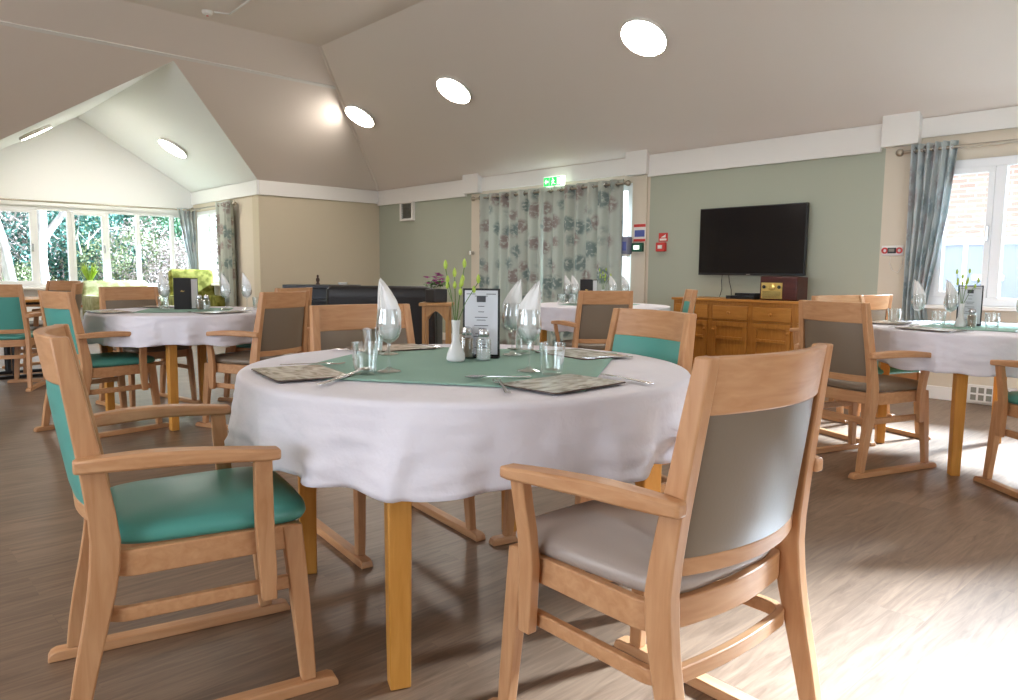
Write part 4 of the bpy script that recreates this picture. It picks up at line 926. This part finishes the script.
# ------------------------------------------------------------------ lounge furniture in the background
def rounded_cushion(hx, hy, h, r=.04, puff=.02):
    secs = []
    for sc_, z in ((.93, 0), (1, .25*h), (1, .75*h), (.94, h), (.6, h+puff*.8), (.2, h+puff)):
        secs.append([(x*sc_, y*sc_, z) for x, y in rrect(hx, hy, r, 4)])
    return MB().loft(secs)
def sofa(name, loc, deg, width, m, label, cat, seat=None, hback=.86, harm=.62, group=None, legs=True, n_cush=2):
    t = thing(name, loc, -math.radians(deg), label, cat, group); seat = seat or m; hw_ = width/2
    secs = [[(x, y-.34-.10*s_, lerp(.12, hback, s_)) for x, y in rrect(hw_-.02*s_, .09-.02*s_, .05, 4)] for s_ in (0, .3, .6, .85, .96)]
    secs.append([(x, y-.44, hback+.008) for x, y in rrect(hw_-.06, .03, .025, 4)])
    MB().loft(secs).build('sofa_back', m, t, ang=50)
    MB().box(-hw_+.03, hw_-.03, -.30, .36, .14, .30).build('sofa_base', m, t, bevel=.02)
    for s in (-1, 1):
        secs = [[(s*(hw_-.07)+x, .0+y, z) for x, y in rrect(.075, .38, .05, 4)] for z in (.12, .4, harm-.04)]+[[(s*(hw_-.07)+x*.8, y*.97, harm) for x, y in rrect(.075, .38, .05, 4)]]
        MB().loft(secs).build('sofa_arm', m, t, ang=50)
    w_ = (width-.30)/n_cush
    for i in range(n_cush): o = rounded_cushion(w_/2-.005, .31, .15).build('seat_cushion', seat, t, ang=50); o.location = (-hw_+.15+w_*(i+.5), .07, .301)
    for sx in (-1, 1):
        for sy in (-.28, .30): MB().lathe([(.018, 0), (.024, .12)], 10, c=(sx*(hw_-.09), sy, 0)).build('foot', M['blacklac'], t)
    return t
sofa('armchair', (-12.1, 4.36, 0), 100, .72, M['lime_fab'], 'lime patterned high-backed armchair under the bay curtain', 'armchair', hback=1.03, n_cush=1)
sofa('sofa', (-12.75, 3.45, 0), 92, 1.0, M['lime_pale'], 'pale lime sofa with green seat under the bay window', 'sofa', seat=M['lime_seat'], hback=.84)
sofa('leather_sofa', (-6.72, 4.42, 0), -48, 1.12, M['leather'], 'black leather sofa seen from behind in front of the beige wall', 'sofa', hback=.885, harm=.66)
cb = thing('black_cabinet', (-8.38, 4.56, 0), math.radians(48), 'low black cabinet with open shelf against the beige wall', 'cabinet')
MB().box(-.44, .44, -.20, .20, .825, .865).build('cabinet_top', M['blacklac'], cb, bevel=.004)
c = MB(); c.box(-.42, -.39, -.19, .19, 0, .825); c.box(.39, .42, -.19, .19, 0, .825); c.box(-.39, .39, .17, .19, 0, .825); c.box(-.39, .39, -.19, .17, .04, .07); c.build('cabinet_body', M['blacklac'], cb, smooth=False)
for z in (.66, .42): box(-.39, .39, -.18, .17, z, z+.022).build('shelf', M['blacklac'], cb, smooth=False)
for x0, x1 in ((-.385, -.003), (.003, .385)): dq = box(x0, x1, -.205, -.1905, .075, .415).build('door', M['blacklac'], cb, bevel=.003); o = box(-.006, .006, -.015, 0, -.05, .05).build('handle', M['steel'], dq); o.location = ((x0+x1)/2, -.205, .26)
fgn = MB().lathe([(.001, 0), (.035, 0), (.030, .02), (.018, .045), (.032, .085), (.030, .12), (.012, .15), (.020, .17), (.014, .195), (.001, .205)], 14)
fgn.v = [(x*.75, y*.75, z*.6) for x, y, z in fgn.v]
tag(fgn.build('figurine', M['brown'], loc=(-8.42, 4.52, .865)), 'small dark figurine on top of the black cabinet', 'figurine')
tag(MB().lathe([(.001, 0), (.05, 0), (.06, .02), (.058, .03), (.045, .012), (.001, .01)], 16).build('dish', M['ceramic'], loc=(-8.20, 4.74, .865)), 'small pale dish right of the figurine on the black cabinet', 'dish')
# plant side table
st = thing('side_table', (-5.38, 4.07, 0), math.radians(-44), 'small tan wooden side table carrying the purple flowers', 'side table')
MB().box(-.145, .145, -.145, .145, .735, .765).build('table_top', M['tan_wood'], st, bevel=.006)
for k, (sx, sy) in enumerate(((-1, -1), (1, -1), (1, 1), (-1, 1))): MB().box(sx*.105-.015, sx*.105+.015, sy*.105-.015, sy*.105+.015, 0, .735).build('leg', M['tan_wood'], st, bevel=.003)
c = MB()
for s in (-1, 1):
    ap = [(-.09, .735), (-.09, .60)]+[(-.09+.18*i/10, .60+.09*math.sin(PI*i/10)) for i in range(1, 10)]+[(.09, .60), (.09, .735)]
    c.prism(ap, s*.105-.007, s*.105+.007, lambda a, b, z: (a, z, b)); c.prism(ap, s*.105-.007, s*.105+.007, lambda a, b, z: (z, a, b))
c.build('arched_apron', M['tan_wood'], st, smooth=False)
def flower_pot(loc, label, s=1.0, potm='pot', pot_h=.13, white=False):
    t = thing('potted_flowers', loc, 0, label, 'potted plant'); rnd = random.Random(int(abs(loc[0])*100))
    MB().box(-.085*s, .085*s, -.085*s, .085*s, 0, pot_h).build('plant_pot', M[potm], t, bevel=.008)
    for k in range(26):
        a = rnd.uniform(0, 2*PI); r_ = rnd.uniform(.01, .12)*s; z = pot_h+.05+rnd.uniform(0, .11)*(1-r_/.2); x, y = r_*math.cos(a), r_*math.sin(a)
        f_ = MB(); n = 9
        for j in range(n):
            b_ = 2*PI*j/n; L_1 = .034*s; cx_, cy_ = math.cos(b_), math.sin(b_)
            f_.add([(x, y, z), (x+L_1*.6*cx_-L_1*.28*cy_, y+L_1*.6*cy_+L_1*.28*cx_, z+.008), (x+L_1*cx_, y+L_1*cy_, z+.004), (x+L_1*.6*cx_+L_1*.28*cy_, y+L_1*.6*cy_-L_1*.28*cx_, z+.008)], [(0, 1, 2, 3)])
        f_.lathe([(.007, -.004), (.007, .004), (.001, .008)], 8, c=(x, y, z)); f_.build('bloom', M['purple'], t)
    lf = MB()
    for k in range(60):
        a = rnd.uniform(0, 2*PI); r_ = rnd.uniform(.02, .11)*s; z = pot_h+rnd.uniform(.0, .06); x, y = r_*math.cos(a), r_*math.sin(a); l = .03*s; b_ = rnd.uniform(0, 6.28)
        lf.add([(x, y, z), (x+l*math.cos(b_)-.4*l*math.sin(b_), y+l*math.sin(b_)+.4*l*math.cos(b_), z+.02), (x+2*l*math.cos(b_), y+2*l*math.sin(b_), z+.005), (x+l*math.cos(b_)+.4*l*math.sin(b_), y+l*math.sin(b_)-.4*l*math.cos(b_), z+.02)], [(0, 1, 2, 3)])
    tag(lf.build('foliage', M['leafg'], t), kind='stuff'); return t
flower_pot((-5.39, 4.07, .765), 'purple flowers in a dark square pot on the small side table', .85, 'pot', .12)
# bare wooden table far left, on dark pedestal
wt = thing('pedestal_table', (-8.48, 1.28, 0), 0, 'bare round wooden table on dark metal pedestals at the far left', 'table')
MB().lathe([(.001, .725), (.45, .725), (.465, .732), (.465, .748), (.455, .752), (.001, .752)], 48).build('table_top', M['tableleg'], wt)
for sx in (-.2, .2):
    MB().lathe([(.028, .02), (.028, .725)], 12, c=(sx, 0, 0)).build('pedestal', M['black'], wt); box(sx-.03, sx+.03, -.34, .34, 0, .03).build('foot', M['black'], wt, bevel=.004); box(sx-.03, sx+.03, -.30, .30, .695, .7245).build('top_bracket', M['black'], wt, bevel=.004)
flower_pot((-8.42, 1.10, .753), 'purple flowers on the bare wooden table at the left edge', 1.1, 'pot', .11)
# grass pot on the bay sill
gp = thing('grass_pot', (XB+.09, 3.13, .74), 0, 'lime green grass plant in a white pot on the bay window sill', 'potted plant')
MB().lathe([(.001, 0), (.05, 0), (.065, .10), (.062, .10), (.055, .09), (.001, .085)], 18).build('plant_pot', M['ceramic'], gp)
rnd = random.Random(4); gb = MB()
for k in range(90):
    a = rnd.uniform(0, 2*PI); r_ = rnd.uniform(.0, .04); tip = rnd.uniform(.05, .14); h_ = rnd.uniform(.18, .32); w_ = .006; cx_, cy_ = math.cos(a), math.sin(a)
    gb.add([(r_*cx_-w_*cy_, r_*cy_+w_*cx_, .086), (r_*cx_+w_*cy_, r_*cy_-w_*cx_, .086), (lerp(r_, tip, .5)*cx_, lerp(r_, tip, .5)*cy_, .086+h_*.7), (tip*cx_, tip*cy_, .086+h_)], [(0, 1, 2), (0, 2, 3)])
tag(gb.build('grass_blades', M['grass'], gp, smooth=False), kind='stuff')

# ------------------------------------------------------------------ outdoors
struct(box(-60, 40, -40, 60, -.16, -.11).build('ground_lawn', M['lawn'], smooth=False))
struct(box(-4.5, 4, YN+.25, 16, -.11, -.05).build('ground_paving', M['paving'], smooth=False))
bd_ = thing('brick_building', (0, 12.5, 0), 0, 'pink brick building with dark roof seen through the right window', 'building')
c = MB(); c.box(-6.5, 4, 0, 3, -.1, .0); c.box(-6.5, 4, 0, 3, 1.55, 2.75); c.box(-6.5, -4.4, 0, 3, 0, 1.55); c.box(-2.0, 4, 0, 3, 0, 1.55); c.build('brick_wall', M['brick'], bd_, smooth=False)
c = MB(); c.box(-4.4, -2.0, .03, .14, -.05, 1.6); c.build('blue_grey_doors', M['bluegrey'], bd_, smooth=False)
c = MB(); 
for x in (-4.4, -3.6, -2.85, -2.06): c.box(x, x+.06, .02, .09, 0, 1.55)
c.box(-4.4, -2.0, -.02, .09, 1.50, 1.60); c.box(-3.45, -3.05, -.02, .06, .98, 1.06); c.build('door_frames', M['upvc'], bd_, smooth=False)
c = MB(); c.box(-6.7, 4.2, -.25, .1, 2.70, 2.86); c.build('fascia_board', M['fascia'], bd_, smooth=False)
MB().prism([(-.3, 2.86), (3.2, 2.86), (1.5, 3.25)], -6.7, 4.2, lambda a, b, z: (z, a, b)).build('pitched_roof', M['fascia'], bd_, smooth=False)
def bush(name, x, y, z0, rx, rz_, m, n, label, group, seed, size=.07, trunk=.06, cat='shrub'):
    n = int(n*2.9); size *= .74
    rnd = random.Random(seed); t = thing(name, (x, y, 0), 0, label, cat, group); b = MB()
    blobs = [(rnd.uniform(-.5, .5)*rx, rnd.uniform(-.5, .5)*rx, z0+rnd.uniform(.15, .85)*rz_, rnd.uniform(.35, .6)*min(rx, rz_)) for _ in range(11)]
    for k in range(n):
        bx_, by_, bz_, br = rnd.choice(blobs); u = Vector((rnd.gauss(0, 1), rnd.gauss(0, 1), rnd.gauss(0, 1))).normalized()*br*rnd.uniform(.75, 1.1); p = Vector((bx_, by_, bz_))+u
        if p.z < .02: p.z = .02+rnd.random()*.1
        a = Vector((rnd.gauss(0, 1), rnd.gauss(0, 1), rnd.gauss(0, 1))).normalized()*size; c_ = a.cross(Vector((rnd.gauss(0, 1), rnd.gauss(0, 1), rnd.gauss(0, 1)))).normalized()*size*.45
        b.add([p-a, p-c_, p+a, p+c_], [(0, 1, 2, 3)])
    tag(b.build('foliage', M[m], t, smooth=False), kind='stuff')
    tk = MB(); tk.tube([(0, 0, -.1), (.05, 0, z0+rz_*.3), (0, .05, z0+rz_*.6)], [trunk, trunk*.8, trunk*.4], 8)
    for k in range(6):
        a = rnd.uniform(0, 6.28); zz = z0+rz_*rnd.uniform(.1, .5); tk.tube([(0, 0, zz), (rx*.25*math.cos(a), rx*.25*math.sin(a), zz+rz_*.2), (rx*.45*math.cos(a), rx*.45*math.sin(a), zz+rz_*.4)], [trunk*.4, trunk*.25, trunk*.1], 5)
    tk.build('trunk', M['twig'], t); return t
GB = 'shrubs outside the bay window'
bush('evergreen_shrub', -19.5, 4.0, .0, 2.2, 3.6, 'leafB', 5200, 'large blue green evergreen behind the middle bay panes', GB, 1, .085)
bush('evergreen_shrub', -21.5, 5.9, .2, 2.4, 3.9, 'leafA', 4200, 'green evergreen right of the middle, beyond the bay window', GB, 2, .085)
bush('bare_shrub', -18.0, 6.0, .0, 2.0, 1.7, 'leafC', 4200, 'pinkish grey twiggy shrub low outside the right bay panes', GB, 3, .05)
bush('bare_shrub', -19.5, 2.1, .0, 2.3, 2.8, 'leafC', 4200, 'pinkish grey twiggy shrub outside the leftmost bay panes', GB, 4, .05)
bush('pale_shrub', -18.2, 4.9, .0, 1.3, 1.7, 'leafD', 2600, 'pale yellow green shrub between the evergreens', GB, 5, .05)
bush('pale_shrub', -18.3, 2.6, .0, 1.6, .9, 'leafD', 2200, 'low pale green shrub at the foot of the white-barked tree', GB, 6, .05)
bush('evergreen_shrub', -26, 3.0, .5, 4.6, 4.6, 'leafB', 4500, 'distant dark evergreen left, behind the white-barked tree', GB, 7, .13)
bush('bare_shrub', -25, 8.5, .2, 4.0, 3.6, 'leafC', 4500, 'distant pinkish bare tree at the right of the bay view', GB, 8, .10)
wtr = thing('pale_tree', (-16.6, 3.05, 0), 0, 'white-barked forked tree just outside the left bay panes', 'tree')
c = MB(); c.tube([(0, 0, -.1), (.02, .03, .6), (0, .0, 1.2), (0, .05, 1.9), (0, .10, 3.2)], [.16, .14, .135, .12, .08], 14)
c.tube([(0, .02, 1.45), (0, .20, 1.75), (0, .42, 2.05), (0, .7, 2.9)], [.08, .07, .06, .04], 10); c.build('main_trunk', M['bark'], wtr)
c = MB(); c.tube([(0, -.42, -.1), (0, -.46, .7), (0, -.60, 1.6), (0, -.80, 2.4), (0, -.9, 3.2)], [.11, .10, .10, .085, .06], 12); c.tube([(0, -.50, 1.35), (0, -.9, 1.95), (0, -1.25, 2.6)], [.075, .065, .05], 10); c.build('second_trunk', M['bark'], wtr)
c = MB(); rnd = random.Random(9)
for k in range(26):
    a = rnd.uniform(-1.2, .8); z = rnd.uniform(1.2, 3.0); dy = rnd.uniform(-.8, .8); c.tube([(rnd.uniform(-.2, .2), a, z), (rnd.uniform(-.5, .3), a+dy*.5, z+.35), (rnd.uniform(-.6, .4), a+dy, z+.5+rnd.uniform(-.5, .3))], [.016, .010, .004], 5)
c.build('twigs', M['bark'], wtr)
